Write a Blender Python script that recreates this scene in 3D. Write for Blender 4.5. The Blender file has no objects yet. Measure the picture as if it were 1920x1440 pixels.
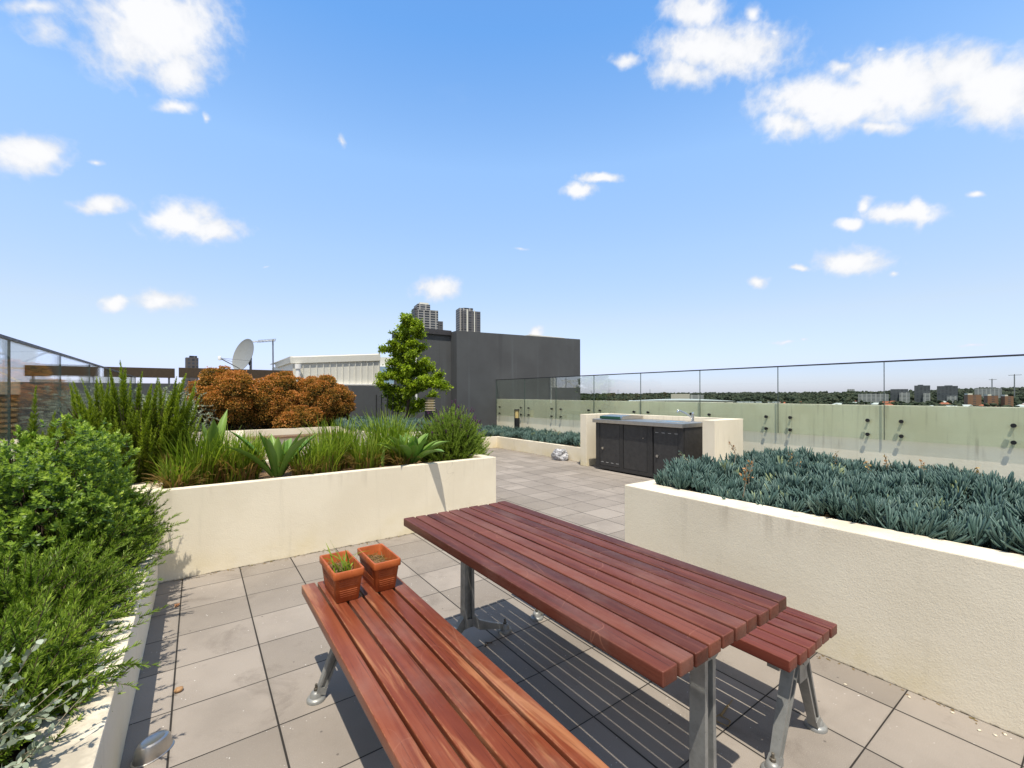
import bpy, bmesh, math, random
import numpy as np
from mathutils import Vector, Matrix

rng = np.random.default_rng(7)
random.seed(7)
SC = bpy.context.scene
COL = SC.collection
R = math.radians

# ------------------------------------------------------------------ object helpers
def tag(o, label=None, cat=None, group=None, kind=None):
    if label: o['label'] = label
    if cat: o['category'] = cat
    if group: o['group'] = group
    if kind: o['kind'] = kind
    return o

def thing(name, label, cat, loc=(0, 0, 0), group=None):
    o = bpy.data.objects.new(name, None)
    COL.objects.link(o)
    o.location = loc
    o.empty_display_size = 0.1
    return tag(o, label, cat, group)

def world_loc(o):
    v = Vector((0, 0, 0))
    while o is not None:
        v = v + o.location
        o = o.parent
    return v

def link(name, me, mat, parent=None, origin=None):
    """vertices come in world space; they are stored relative to the object's origin"""
    o = bpy.data.objects.new(name, me)
    COL.objects.link(o)
    if mat is not None: me.materials.append(mat)
    pl = world_loc(parent) if parent is not None else Vector((0, 0, 0))
    if origin is None: ow = pl
    else: ow = Vector(origin)
    n = len(me.vertices)
    if n and ow.length > 0:
        a = np.empty(n * 3); me.vertices.foreach_get('co', a)
        a = a.reshape(-1, 3) - np.array(ow); me.vertices.foreach_set('co', a.ravel())
    o.location = ow - pl
    if parent is not None: o.parent = parent
    me.update()
    return o

def copy_tree(o, parent=None):
    c = o.copy(); COL.objects.link(c)
    if parent is not None: c.parent = parent
    for ch in [x for x in o.children]:
        copy_tree(ch, c)
    return c

class MB:
    """collects boxes, bars, tubes ... in one bmesh"""
    def __init__(s): s.bm = bmesh.new()
    def box(s, a, b, bev=0.0, seg=2):
        bm = s.bm
        x0, y0, z0 = [min(p, q) for p, q in zip(a, b)]
        x1, y1, z1 = [max(p, q) for p, q in zip(a, b)]
        v = [bm.verts.new(p) for p in [(x0,y0,z0),(x1,y0,z0),(x1,y1,z0),(x0,y1,z0),(x0,y0,z1),(x1,y0,z1),(x1,y1,z1),(x0,y1,z1)]]
        fs = [bm.faces.new([v[i] for i in q]) for q in [(3,2,1,0),(4,5,6,7),(0,1,5,4),(1,2,6,5),(2,3,7,6),(3,0,4,7)]]
        if bev > 0:
            es = list({e for f in fs for e in f.edges})
            bmesh.ops.bevel(bm, geom=es, offset=bev, segments=seg, profile=0.6, affect='EDGES')
        return s
    def prism(s, pts, z0, z1):
        bm = s.bm
        lo = [bm.verts.new((x, y, z0)) for x, y in pts]
        hi = [bm.verts.new((x, y, z1)) for x, y in pts]
        n = len(pts)
        bm.faces.new(lo[::-1]); bm.faces.new(hi)
        for i in range(n):
            bm.faces.new([lo[i], lo[(i+1) % n], hi[(i+1) % n], hi[i]])
        return s
    def loft(s, rings, cap=True):
        bm = s.bm
        vs = [[bm.verts.new(p) for p in r] for r in rings]
        n = len(vs[0])
        for a, b in zip(vs, vs[1:]):
            for i in range(n):
                bm.faces.new([a[i], a[(i+1) % n], b[(i+1) % n], b[i]])
        if cap:
            bm.faces.new(vs[0][::-1]); bm.faces.new(vs[-1])
        return s
    def tube(s, pts, r, n=8, cap=True):
        pts = [Vector(p) for p in pts]
        rs = r if isinstance(r, (list, tuple)) else [r] * len(pts)
        rings = []
        up = Vector((0, 0, 1))
        for i, p in enumerate(pts):
            t = (pts[min(i+1, len(pts)-1)] - pts[max(i-1, 0)]).normalized()
            ref = up if abs(t.z) < 0.95 else Vector((1, 0, 0))
            a = t.cross(ref).normalized(); b = a.cross(t)
            rings.append([p + (a * math.cos(2*math.pi*k/n) + b * math.sin(2*math.pi*k/n)) * rs[i] for k in range(n)])
        return s.loft(rings, cap)
    def bar(s, p0, p1, w0, h0, w1=None, h1=None, side=None):
        """tapered rectangular bar; side = axis of the width"""
        p0, p1 = Vector(p0), Vector(p1)
        w1 = w0 if w1 is None else w1; h1 = h0 if h1 is None else h1
        t = (p1 - p0).normalized()
        a = Vector(side) if side else t.cross(Vector((0, 0, 1)))
        a = (a - t * a.dot(t)).normalized(); b = t.cross(a)
        def rect(p, w, h): return [p + a*w/2*sx + b*h/2*sy for sx, sy in ((-1,-1),(1,-1),(1,1),(-1,1))]
        return s.loft([rect(p0, w0, h0), rect(p1, w1, h1)])
    def lathe(s, prof, c=(0, 0, 0), n=20, sx=1.0, sy=1.0, rot=0.0):
        rings = []
        for r, z in prof:
            ring = []
            for k in range(n):
                a = 2*math.pi*k/n
                x, y = math.cos(a)*r*sx, math.sin(a)*r*sy
                ring.append((c[0]+x*math.cos(rot)-y*math.sin(rot), c[1]+x*math.sin(rot)+y*math.cos(rot), c[2]+z))
            rings.append(ring)
        return s.loft(rings)
    def build(s, name, mat, parent=None, smooth=False, origin=None):
        bmesh.ops.recalc_face_normals(s.bm, faces=s.bm.faces)
        me = bpy.data.meshes.new(name)
        s.bm.to_mesh(me); s.bm.free()
        if smooth:
            me.polygons.foreach_set('use_smooth', [True]*len(me.polygons))
            try: me.set_sharp_from_angle(angle=R(38))
            except Exception: pass
        return link(name, me, mat, parent, origin)

def np_mesh(name, V, F, tint=None, smooth=False):
    V = np.ascontiguousarray(V, dtype=np.float32); F = np.ascontiguousarray(F, dtype=np.int32)
    me = bpy.data.meshes.new(name)
    n, k = F.shape
    me.vertices.add(len(V)); me.vertices.foreach_set('co', V.ravel())
    me.loops.add(n*k); me.loops.foreach_set('vertex_index', F.ravel())
    me.polygons.add(n)
    me.polygons.foreach_set('loop_start', np.arange(0, n*k, k, dtype=np.int32))
    try: me.polygons.foreach_set('loop_total', np.full(n, k, dtype=np.int32))
    except Exception: pass
    if smooth: me.polygons.foreach_set('use_smooth', np.ones(n, dtype=bool))
    me.update(calc_edges=True)
    if tint is not None:
        at = me.attributes.new('tint', 'FLOAT', 'POINT')
        at.data.foreach_set('value', np.ascontiguousarray(tint, dtype=np.float32))
    return me

# ------------------------------------------------------------------ node helpers
class NT:
    def __init__(s, name):
        s.m = bpy.data.materials.new(name); s.m.use_nodes = True
        s.t = s.m.node_tree; s.N = s.t.nodes; s.L = s.t.links
        s.out = s.N['Material Output']; s.p = s.N['Principled BSDF']
    def n(s, typ, **kw):
        d = s.N.new(typ)
        for k, v in kw.items():
            if k.startswith('_'): setattr(d, k[1:], v)
        return d
    def set(s, sock, v):
        if hasattr(v, 'is_linked') or isinstance(v, bpy.types.NodeSocket): s.L.new(v, sock)
        else: sock.default_value = v
    def coord(s, kind='Object'): return s.n('ShaderNodeTexCoord').outputs[kind]
    def pos(s): return s.n('ShaderNodeNewGeometry').outputs['Position']
    def mapping(s, v, scale=(1,1,1), loc=(0,0,0), rot=(0,0,0)):
        d = s.n('ShaderNodeMapping'); s.L.new(v, d.inputs['Vector'])
        s.set(d.inputs['Scale'], scale); s.set(d.inputs['Location'], loc); d.inputs['Rotation'].default_value = rot
        return d.outputs[0]
    def noise(s, v, scale=5, detail=4, rough=.55, dist=0, out='Fac'):
        d = s.n('ShaderNodeTexNoise')
        if v is not None: s.L.new(v, d.inputs['Vector'])
        d.inputs['Scale'].default_value = scale; d.inputs['Detail'].default_value = detail
        d.inputs['Roughness'].default_value = rough; d.inputs['Distortion'].default_value = dist
        return d.outputs[out]
    def voro(s, v, scale=5, feature='F1', out='Distance', rand=1):
        d = s.n('ShaderNodeTexVoronoi'); d.feature = feature
        s.L.new(v, d.inputs['Vector']); d.inputs['Scale'].default_value = scale
        d.inputs['Randomness'].default_value = rand
        return d.outputs[out]
    def math(s, op, a, b=0.0, c=0.0, clamp=False):
        d = s.n('ShaderNodeMath'); d.operation = op; d.use_clamp = clamp
        s.set(d.inputs[0], a); s.set(d.inputs[1], b); s.set(d.inputs[2], c)
        return d.outputs[0]
    def ramp(s, f, stops):
        d = s.n('ShaderNodeValToRGB'); s.L.new(f, d.inputs[0])
        el = d.color_ramp.elements
        while len(el) < len(stops): el.new(0.5)
        for e, (p, c) in zip(el, stops):
            e.position = p; e.color = (*c, 1) if len(c) == 3 else c
        return d.outputs[0]
    def smooth(s, f, a, b):
        d = s.n('ShaderNodeMapRange'); d.interpolation_type = 'SMOOTHSTEP'
        s.set(d.inputs[0], f); d.inputs[1].default_value = a; d.inputs[2].default_value = b
        return d.outputs[0]
    def mix(s, f, a, b, mode='MIX'):
        d = s.n('ShaderNodeMix'); d.data_type = 'RGBA'; d.blend_type = mode
        s.set(d.inputs['Factor'], f)
        for sock, v in ((d.inputs[6], a), (d.inputs[7], b)):
            if isinstance(v, tuple): v = (*v, 1) if len(v) == 3 else v
            s.set(sock, v)
        return d.outputs[2]
    def sep(s, v):
        d = s.n('ShaderNodeSeparateXYZ'); s.L.new(v, d.inputs[0]); return d.outputs
    def comb(s, x, y, z):
        d = s.n('ShaderNodeCombineXYZ')
        for i, v in enumerate((x, y, z)): s.set(d.inputs[i], v)
        return d.outputs[0]
    def rand(s): return s.n('ShaderNodeObjectInfo').outputs['Random']
    def bump(s, h, strength=.3, dist=.01):
        d = s.n('ShaderNodeBump'); s.L.new(h, d.inputs['Height'])
        d.inputs['Strength'].default_value = strength; d.inputs['Distance'].default_value = dist
        s.L.new(d.outputs[0], s.p.inputs['Normal']); return d
    def fin(s, col=None, rough=None, metal=None, spec=None):
        if col is not None:
            if isinstance(col, tuple): col = (*col, 1) if len(col) == 3 else col
            s.set(s.p.inputs['Base Color'], col)
        if rough is not None: s.set(s.p.inputs['Roughness'], rough)
        if metal is not None: s.p.inputs['Metallic'].default_value = metal
        if spec is not None: s.p.inputs['Specular IOR Level'].default_value = spec
        return s.m

def plaster(name, base, dark, yellow=0.0, scale=95, bump=.5, topdirt=.55):
    t = NT(name); p = t.pos()
    big = t.noise(p, 1.3, 4, .6)
    col = t.mix(t.smooth(big, .35, .7), base, dark)
    # rain streaks and dirt
    st = t.noise(t.mapping(p, (9, 9, .7)), 1.0, 4, .65)
    col = t.mix(t.math('MULTIPLY', t.smooth(st, .56, .78), .35), col, tuple(c*.72 for c in dark))
    sp = t.voro(p, 4.5)
    spm = t.math('MULTIPLY', t.smooth(sp, .045, .02), t.smooth(t.noise(p, 2.1, 2), .5, .62))
    col = t.mix(t.math('MULTIPLY', spm, .8), col, (.10, .085, .06))
    if yellow > 0:   # algae along the foot of the render, patchy
        z = t.sep(p)[2]
        m = t.math('MULTIPLY', t.smooth(z, .34, .0), t.smooth(t.noise(p, 1.7, 5, .6), .38, .75))
        col = t.mix(t.math('MULTIPLY', m, yellow), col, (.60, .48, .20))
        m2 = t.math('MULTIPLY', t.smooth(z, .016, .0), t.smooth(t.noise(p, 22, 4, .7), .46, .6))
        col = t.mix(m2, col, (.12, .10, .06))
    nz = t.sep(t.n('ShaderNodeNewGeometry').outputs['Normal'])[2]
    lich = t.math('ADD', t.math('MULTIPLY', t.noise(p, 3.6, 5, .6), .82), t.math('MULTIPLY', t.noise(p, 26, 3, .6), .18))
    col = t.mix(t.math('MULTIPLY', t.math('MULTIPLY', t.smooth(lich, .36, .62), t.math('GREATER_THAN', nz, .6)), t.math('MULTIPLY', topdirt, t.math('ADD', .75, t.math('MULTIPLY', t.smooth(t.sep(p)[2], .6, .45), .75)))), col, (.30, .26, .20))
    zz = t.sep(p)[2]
    run = t.noise(t.mapping(p, (16, 16, .9), (2, 5, 1)), 1.0, 4, .6)
    cap = t.math('MULTIPLY', t.smooth(zz, .52, .735), t.math('MULTIPLY', t.smooth(run, .50, .72), t.smooth(t.noise(p, 1.6, 3), .40, .62)))
    col = t.mix(t.math('MULTIPLY', cap, .42 if topdirt > 0 else 0.0), col, (.42, .36, .27))
    crk = t.math('ABSOLUTE', t.math('SUBTRACT', t.noise(p, 1.15, 3, .6, .6), .5))
    col = t.mix(t.math('MULTIPLY', t.math('MULTIPLY', t.smooth(crk, .0022, .0006), t.smooth(t.noise(p, .8, 2), .62, .68)), .25), col, (.30, .26, .20))
    h = t.math('ADD', t.noise(p, scale, 5, .62), t.math('MULTIPLY', t.noise(p, scale*.33, 3), .6))
    t.bump(h, bump, .004)
    return t.fin(col, .88, spec=.25)

M = {}
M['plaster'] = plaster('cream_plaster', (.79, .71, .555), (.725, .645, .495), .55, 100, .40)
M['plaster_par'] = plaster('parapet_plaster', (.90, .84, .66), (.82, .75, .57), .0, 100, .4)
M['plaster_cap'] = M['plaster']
M['grey_paint'] = None

def grey_paint():
    t = NT('grey_wall_paint'); p = t.pos()
    col = t.mix(t.smooth(t.noise(p, .8, 4), .35, .7), (.084, .088, .091), (.068, .070, .073))
    st = t.noise(t.mapping(p, (4.5, 4.5, .16)), 1.0, 4, .6)
    col = t.mix(t.math('MULTIPLY', t.smooth(st, .55, .75), .5), col, (.118, .132, .138))
    st2 = t.noise(t.mapping(p, (7, 7, .25), (3, 1, 5)), 1.0, 3, .6)
    col = t.mix(t.math('MULTIPLY', t.smooth(st2, .6, .75), .4), col, (.048, .050, .053))
    t.bump(t.noise(p, 60, 4), .25, .004)
    return t.fin(col, .8, spec=.3)
M['grey_paint'] = grey_paint()

def paving():
    t = NT('concrete_pavers'); p = t.pos()
    x, y, z = t.sep(p)
    walk = t.math('GREATER_THAN', x, 3.035)
    xs = t.math('DIVIDE', t.math('SUBTRACT', x, t.math('MULTIPLY', walk, .09)), .4)
    ys = t.math('DIVIDE', t.math('ADD', y, t.math('MULTIPLY', walk, .2)), .4)
    wob = t.noise(p, 3.0, 2)
    def edge(v, w):
        f = t.math('FRACT', v)
        d = t.math('MINIMUM', f, t.math('SUBTRACT', 1.0, f))
        return d
    ex, ey = edge(xs, 0), edge(ys, 0)
    idv = t.comb(t.math('FLOOR', xs), t.math('FLOOR', ys), 3.0)
    wn = t.n('ShaderNodeTexWhiteNoise'); t.L.new(idv, wn.inputs['Vector'])
    rnd = wn.outputs['Value']
    base = t.mix(rnd, (.215, .186, .156), (.300, .261, .222))
    base = t.mix(t.math('MULTIPLY', t.smooth(t.noise(p, 1.1, 5, .6), .4, .70), .58), base, (.165, .142, .119))
    base = t.mix(t.math('MULTIPLY', t.smooth(t.noise(t.mapping(p, (1,1,1), (7,3,0)), 2.4, 6, .7, .6), .54, .72), .55), base, (.135, .112, .092))
    # exposed aggregate
    ag = t.noise(p, 320, 2, .7)
    base = t.mix(t.math('MULTIPLY', t.smooth(ag, .58, .70), .5), base, (.47, .43, .385))
    base = t.mix(t.math('MULTIPLY', t.smooth(ag, .42, .30), .45), base, (.115, .098, .085))
    wht = t.voro(p, 34)
    base = t.mix(t.math('MULTIPLY', t.smooth(wht, .10, .05), t.smooth(t.noise(p, 9, 2), .5, .6)), base, (.70, .68, .64))
    blk = t.voro(t.mapping(p, (1,1,1), (2,5,0)), 7)
    base = t.mix(t.math('MULTIPLY', t.smooth(blk, .05, .03), .7), base, (.07, .06, .055))
    wob2 = t.math('MULTIPLY', t.math('SUBTRACT', wob, .5), .006)
    dx = t.math('ADD', ex, wob2); dy = t.math('ADD', ey, wob2)
    # joints that run away from the camera are a little wider
    d = t.math('MINIMUM', t.math('MULTIPLY', dx, .72), dy)
    dirt = t.math('MULTIPLY', t.smooth(d, .035, .006), t.smooth(t.noise(p, 6, 4, .6), .35, .7))
    base = t.mix(t.math('MULTIPLY', dirt, .5), base, (.17, .15, .125))
    j = t.smooth(d, .0085, .0055)
    base = t.mix(j, base, (.022, .019, .016))
    h = t.math('SUBTRACT', t.math('ADD', t.math('MULTIPLY', ag, .12), t.math('MULTIPLY', rnd, .25)), t.math('MULTIPLY', j, 1.2))
    t.bump(h, .55, .006)
    return t.fin(base, .82, spec=.3)
M['paving'] = paving()

def wood(name, c1, c2, c3, worn, wornamt, scratch=0.0, rough=.42):
    t = NT(name); o = t.coord('Object'); r = t.rand()
    off = t.comb(t.math('MULTIPLY', r, 37.0), t.math('MULTIPLY', r, 91.0), t.math('MULTIPLY', r, 13.0))
    va = t.n('ShaderNodeVectorMath'); va.operation = 'ADD'; t.L.new(o, va.inputs[0]); t.L.new(off, va.inputs[1])
    v = va.outputs[0]
    g1 = t.noise(t.mapping(v, (38, 1.6, 38)), 1.0, 5, .6, .7)
    g2 = t.noise(t.mapping(v, (190, 3.5, 190)), 1.0, 4, .65)
    g3 = t.noise(t.mapping(v, (8, .9, 8)), 1.0, 4, .55, .4)
    f = t.math('ADD', t.math('MULTIPLY', g1, .5), t.math('ADD', t.math('MULTIPLY', g3, .35), t.math('MULTIPLY', t.math('SUBTRACT', r, .5), .27)))
    col = t.ramp(f, [(.28, c1), (.44, c2), (.62, c3)])
    col = t.mix(t.math('MULTIPLY', t.smooth(g2, .56, .72), .5), col, tuple(c*.35 for c in c1))
    cr = t.noise(t.mapping(v, (110, 1.0, 110), (3, 1, 8)), 1.0, 3, .6)
    col = t.mix(t.math('MULTIPLY', t.smooth(cr, .63, .70), .75), col, tuple(c*.18 for c in c1))
    # weathered, bleached patches that follow the board
    w = t.noise(t.mapping(v, (14, 1.1, 14), (4, 9, 2)), 1.0, 5, .62, .5)
    col = t.mix(t.math('MULTIPLY', t.smooth(w, .54, .68), wornamt), col, worn)
    ea = t.n('ShaderNodeAttribute'); ea.attribute_name = 'edge'
    ew = t.math('MULTIPLY', ea.outputs['Fac'], t.smooth(t.noise(v, 26, 4, .65), .38, .62))
    col = t.mix(t.math('MULTIPLY', ew, .55), col, worn)
    dust = t.noise(t.mapping(v, (2.2, 1.4, 2.2), (9, 4, 1)), 1.0, 6, .68)
    col = t.mix(t.math('MULTIPLY', t.smooth(dust, .46, .72), .22), col, (.30, .20, .16))
    bw = t.noise(t.mapping(v, (3, 3, 3)), 1.0, 5, .7)
    col = t.mix(t.math('MULTIPLY', t.smooth(bw, .5, .72), .2), col, tuple(c*.6 for c in c1))
    if scratch > 0:
        s1 = t.noise(t.mapping(o, (1, .35, 1), (1.7, .3, 0)), 4.4, 0, .4, .3)
        a = t.math('ABSOLUTE', t.math('SUBTRACT', s1, .5))
        s2 = t.noise(t.mapping(o, (.5, 1, 1), (5.1, 2.3, 0), (0, 0, .6)), 5.6, 0, .4, .3)
        b = t.math('ABSOLUTE', t.math('SUBTRACT', s2, .5))
        ln = t.math('MINIMUM', a, b)
        mask = t.smooth(t.noise(o, 5.2, 3), .47, .57)
        col = t.mix(t.math('MULTIPLY', t.math('MULTIPLY', t.smooth(ln, .0032, .0008), mask), scratch), col, (.42, .19, .12))
    hh = t.math('ADD', g2, t.math('MULTIPLY', g1, .6))
    t.bump(hh, .22, .003)
    rg = t.math('ADD', rough, t.math('MULTIPLY', t.math('SUBTRACT', w, .5), .5))
    return t.fin(col, rg, spec=.22)
M['wood_table'] = wood('jarrah_table_timber', (.066, .018, .011), (.118, .032, .019), (.165, .051, .030), (.185, .072, .052), .35, .26, .46)
M['wood_bench'] = wood('jarrah_bench_timber', (.100, .022, .010), (.165, .040, .018), (.225, .065, .029), (.36, .16, .075), .75, .15, .36)
M['wood_bench_red'] = wood('jarrah_bench_red_timber', (.070, .017, .012), (.118, .027, .018), (.165, .044, .028), (.19, .075, .054), .4, .2, .42)
M['wood_seat'] = wood('niche_seat_timber', (.10, .055, .03), (.15, .085, .05), (.2, .12, .075), (.24, .17, .12), .4)

def metal_paint(name, c, rough=.45, metal=.0, var=.2, spots=.5):
    t = NT(name); p = t.coord('Object')
    n = t.noise(p, 14, 5, .65)
    col = t.mix(t.smooth(n, .35, .7), c, tuple(x*(1-var) for x in c))
    sp = t.noise(p, 120, 2, .6)
    col = t.mix(t.math('MULTIPLY', t.smooth(sp, .66, .74), spots), col, tuple(x*.45 for x in c))
    t.bump(t.noise(p, 160, 3), .12, .002)
    return t.fin(col, t.math('ADD', rough, t.math('MULTIPLY', t.math('SUBTRACT', n, .5), .3)), metal)
M['cast'] = metal_paint('cast_aluminium', (.27, .272, .26), .45, .3, .3)
M['cast_dirt'] = metal_paint('oxidised_bolt', (.16, .14, .11), .6, .5, .5)
M['steel'] = metal_paint('brushed_stainless', (.52, .495, .46), .36, 1.0, .12, .1)
M['chrome'] = metal_paint('chrome_tap', (.78, .78, .78), .12, 1.0, .05)
M['cab'] = metal_paint('charcoal_cabinet_sheet', (.052, .050, .049), .5, .3, .25)
M['cab_frame'] = metal_paint('charcoal_cabinet_frame', (.040, .039, .039), .45, .3, .2)
M['slit'] = metal_paint('pale_vent_slit', (.45, .44, .42), .5)
M['lidgreen'] = metal_paint('dark_green_enamel', (.012, .075, .045), .3)
M['black'] = metal_paint('black_powdercoat', (.014, .014, .015), .4)
M['rail'] = metal_paint('dark_rail_aluminium', (.045, .048, .055), .4, .3)
M['brown'] = metal_paint('dark_brown_hoarding', (.060, .038, .018), .6, 0, .25)
M['offwhite'] = metal_paint('off_white_sheet', (.66, .645, .57), .5, 0, .06)
M['white'] = metal_paint('white_pvc', (.80, .79, .76), .4, 0, .04)
M['dish'] = metal_paint('grey_dish_paint', (.24, .25, .245), .5, 0, .08)
M['galv'] = metal_paint('galvanised_steel', (.30, .31, .32), .45, .6)
M['capping'] = metal_paint('dark_roof_capping', (.055, .052, .055), .5, .2)
M['lampglow'] = metal_paint('amber_lamp_lens', (.62, .48, .20), .3)
M['concrete_pale'] = plaster('pale_concrete', (.50, .46, .40), (.42, .385, .335), 0)

def simple(name, c, rough=.8, var=.25, scale=6, metal=0):
    t = NT(name); p = t.pos()
    col = t.mix(t.smooth(t.noise(p, scale, 5, .6), .3, .7), c, tuple(x*(1-var) for x in c))
    return t.fin(col, rough, metal)
def soilmat():
    t = NT('dark_soil'); p = t.pos()
    n = t.noise(p, 40, 5, .7)
    col = t.ramp(n, [(.3, (.018, .012, .008)), (.55, (.06, .04, .026)), (.75, (.20, .14, .085))])
    t.bump(n, 1.0, .02)
    return t.fin(col, .95, spec=.1)
M['soil'] = soilmat()
def pine():
    t = NT('straw_mulch'); p = t.pos()
    n = t.noise(t.mapping(p, (1, 1, 1)), 130, 4, .7, 1.5)
    col = t.ramp(n, [(.3, (.05, .03, .02)), (.5, (.22, .13, .07)), (.68, (.52, .38, .22))])
    t.bump(n, 1.0, .01)
    return t.fin(col, .95, spec=.1)
M['mulch'] = pine()
def terracotta():
    t = NT('terracotta_clay'); p = t.coord('Object')
    n = t.noise(p, 9, 5, .65)
    col = t.ramp(n, [(.3, (.27, .058, .014)), (.55, (.38, .092, .022)), (.75, (.48, .14, .042))])
    m = t.noise(t.mapping(p, (30, 30, 5)), 1.0, 4, .6)
    col = t.mix(t.math('MULTIPLY', t.smooth(m, .6, .75), .5), col, (.16, .035, .015))
    t.bump(t.noise(p, 120, 3), .2, .002)
    return t.fin(col, .5, spec=.4)
M['terracotta'] = terracotta()

def glassmat(name, tint, refl):
    t = NT(name); N, L = t.N, t.L
    tr = N.new('ShaderNodeBsdfTransparent'); tr.inputs[0].default_value = (*tint, 1)
    gl = N.new('ShaderNodeBsdfGlossy'); gl.inputs['Roughness'].default_value = 0.0
    gl.inputs[0].default_value = (1, 1, 1, 1)
    fr = N.new('ShaderNodeFresnel'); fr.inputs[0].default_value = 1.5
    mx = N.new('ShaderNodeMixShader')
    fm = N.new('ShaderNodeMath'); fm.operation = 'MULTIPLY'; fm.inputs[1].default_value = refl; L.new(fr.outputs[0], fm.inputs[0]); L.new(fm.outputs[0], mx.inputs[0]); L.new(tr.outputs[0], mx.inputs[1]); L.new(gl.outputs[0], mx.inputs[2])
    L.new(mx.outputs[0], t.out.inputs[0])
    return t.m
M['glass'] = glassmat('green_tinted_glass', (.942, .972, .934), .35)
M['glass_left'] = glassmat('clear_reflective_glass', (.955, .975, .96), .60)
M['glass_edge'] = metal_paint('dark_glass_edge', (.07, .10, .09), .2)

def leafmat(name, stops, trans=.3, rough=.5, hue=.0, spec=.3):
    t = NT(name)
    a = t.n('ShaderNodeAttribute'); a.attribute_name = 'tint'
    col = t.ramp(a.outputs['Fac'], stops)
    n = t.noise(t.pos(), 5.0, 3)
    col = t.mix(t.math('MULTIPLY', t.smooth(n, .35, .7), .25), col, tuple(c*.6 for c in stops[1][1]))
    t.set(t.p.inputs['Base Color'], col)
    t.p.inputs['Roughness'].default_value = rough; t.p.inputs['Specular IOR Level'].default_value = spec
    tl = t.n('ShaderNodeBsdfTranslucent')
    br = t.mix(1.0, col, (1.25, 1.35, .75), 'MULTIPLY'); t.L.new(br, tl.inputs[0])
    mx = t.n('ShaderNodeMixShader'); mx.inputs[0].default_value = trans
    t.L.new(t.p.outputs[0], mx.inputs[1]); t.L.new(tl.outputs[0], mx.inputs[2])
    t.L.new(mx.outputs[0], t.out.inputs[0])
    return t.m
M['rosemary'] = leafmat('rosemary_leaf', [(0, (.040, .075, .010)), (.5, (.150, .240, .022)), (1, (.36, .47, .060))])
M['rosemary_up'] = leafmat('upright_rosemary_leaf', [(0, (.060, .088, .010)), (.5, (.235, .310, .022)), (1, (.50, .57, .058))])
M['leafy'] = leafmat('leafy_shrub_leaf', [(0, (.040, .090, .016)), (.5, (.190, .300, .032)), (1, (.52, .64, .11))], .32, .45, spec=.35)
M['grass'] = leafmat('strap_leaf', [(0, (.30, .19, .085)), (.22, (.22, .15, .045)), (.34, (.095, .16, .012)), (.7, (.185, .28, .020)), (1, (.34, .44, .045))], .35)
M['agave'] = leafmat('agave_leaf', [(0, (.055, .13, .022)), (.5, (.125, .26, .040)), (1, (.30, .42, .09))], .25, .38, spec=.45)
M['lavender'] = leafmat('lavender_leaf', [(0, (.065, .11, .016)), (.5, (.195, .285, .036)), (1, (.36, .46, .090))])
M['lavflower'] = leafmat('lavender_flower', [(0, (.045, .020, .030)), (.5, (.10, .035, .085)), (1, (.24, .075, .26))], .2)
M['orange'] = leafmat('coppery_shrub_leaf', [(0, (.050, .040, .010)), (.30, (.23, .16, .028)), (.58, (.46, .215, .042)), (1, (.66, .25, .075))], .3, .6)
M['silver'] = leafmat('silver_leaf', [(0, (.10, .13, .09)), (.5, (.24, .29, .21)), (1, (.46, .51, .40))], .2, .7)
M['treeleaf'] = leafmat('pear_tree_leaf', [(0, (.045, .078, .006)), (.5, (.215, .310, .014)), (1, (.48, .58, .040))], .32, .45, spec=.35)
M['blue'] = leafmat('blue_succulent_leaf', [(0, (.024, .056, .044)), (.5, (.088, .155, .132)), (.85, (.185, .265, .225)), (1, (.32, .38, .19))], .08, .5)
M['spent'] = leafmat('spent_flower', [(0, (.20, .09, .03)), (.5, (.42, .19, .06)), (1, (.55, .42, .15))], .2)
M['bark'] = simple('brown_bark', (.085, .055, .032), .9, .5, 30)
M['twig'] = simple('pale_twig', (.30, .25, .17), .9, .3, 30)
M['fartree'] = leafmat('far_tree_leaf', [(0, (.024, .034, .026)), (.5, (.042, .054, .038)), (1, (.078, .080, .052))], .0, .9, spec=.05)  # dull, bluish greens: distance haze painted into the leaf colour

# ------------------------------------------------------------------ camera
cam_d = bpy.data.cameras.new('camera'); cam = bpy.data.objects.new('camera', cam_d); COL.objects.link(cam)
F_PX, HOR, YAW, ROLL = 824.155, 741.03, 0.62126, -0.002603
CAM = Vector((0.10188, -4.24651, 1.49914))
fw = Vector((math.sin(YAW), math.cos(YAW), 0)); r0 = Vector((math.cos(YAW), -math.sin(YAW), 0)); u0 = Vector((0, 0, 1))
rt = r0*math.cos(ROLL) + u0*math.sin(ROLL); up = u0*math.cos(ROLL) - r0*math.sin(ROLL)
mw = Matrix.Identity(4)
for i, c in enumerate((rt, up, -fw)):
    for k in range(3): mw[k][i] = c[k]
mw.translation = CAM
cam.matrix_world = mw
cam_d.sensor_fit = 'HORIZONTAL'; cam_d.sensor_width = 36.0
cam_d.lens = F_PX/1920*36.0
cam_d.shift_y = (HOR-720)/1920
cam_d.clip_start = 0.05; cam_d.clip_end = 30000
SC.camera = cam

# ------------------------------------------------------------------ light and sky
LIGHT = Vector((.205, .32, -1.0)).normalized()
SUN_EL = math.asin(-LIGHT.z); SUN_ROT = math.atan2(-LIGHT.x, -LIGHT.y)
sd = bpy.data.lights.new('sun', 'SUN'); so = bpy.data.objects.new('sun', sd); COL.objects.link(so)
sd.energy = 4.4; sd.angle = R(.55); sd.color = (1.0, .93, .81)
so.rotation_euler = LIGHT.to_track_quat('-Z', 'Y').to_euler(); so.location = (0, -5, 30)

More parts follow.
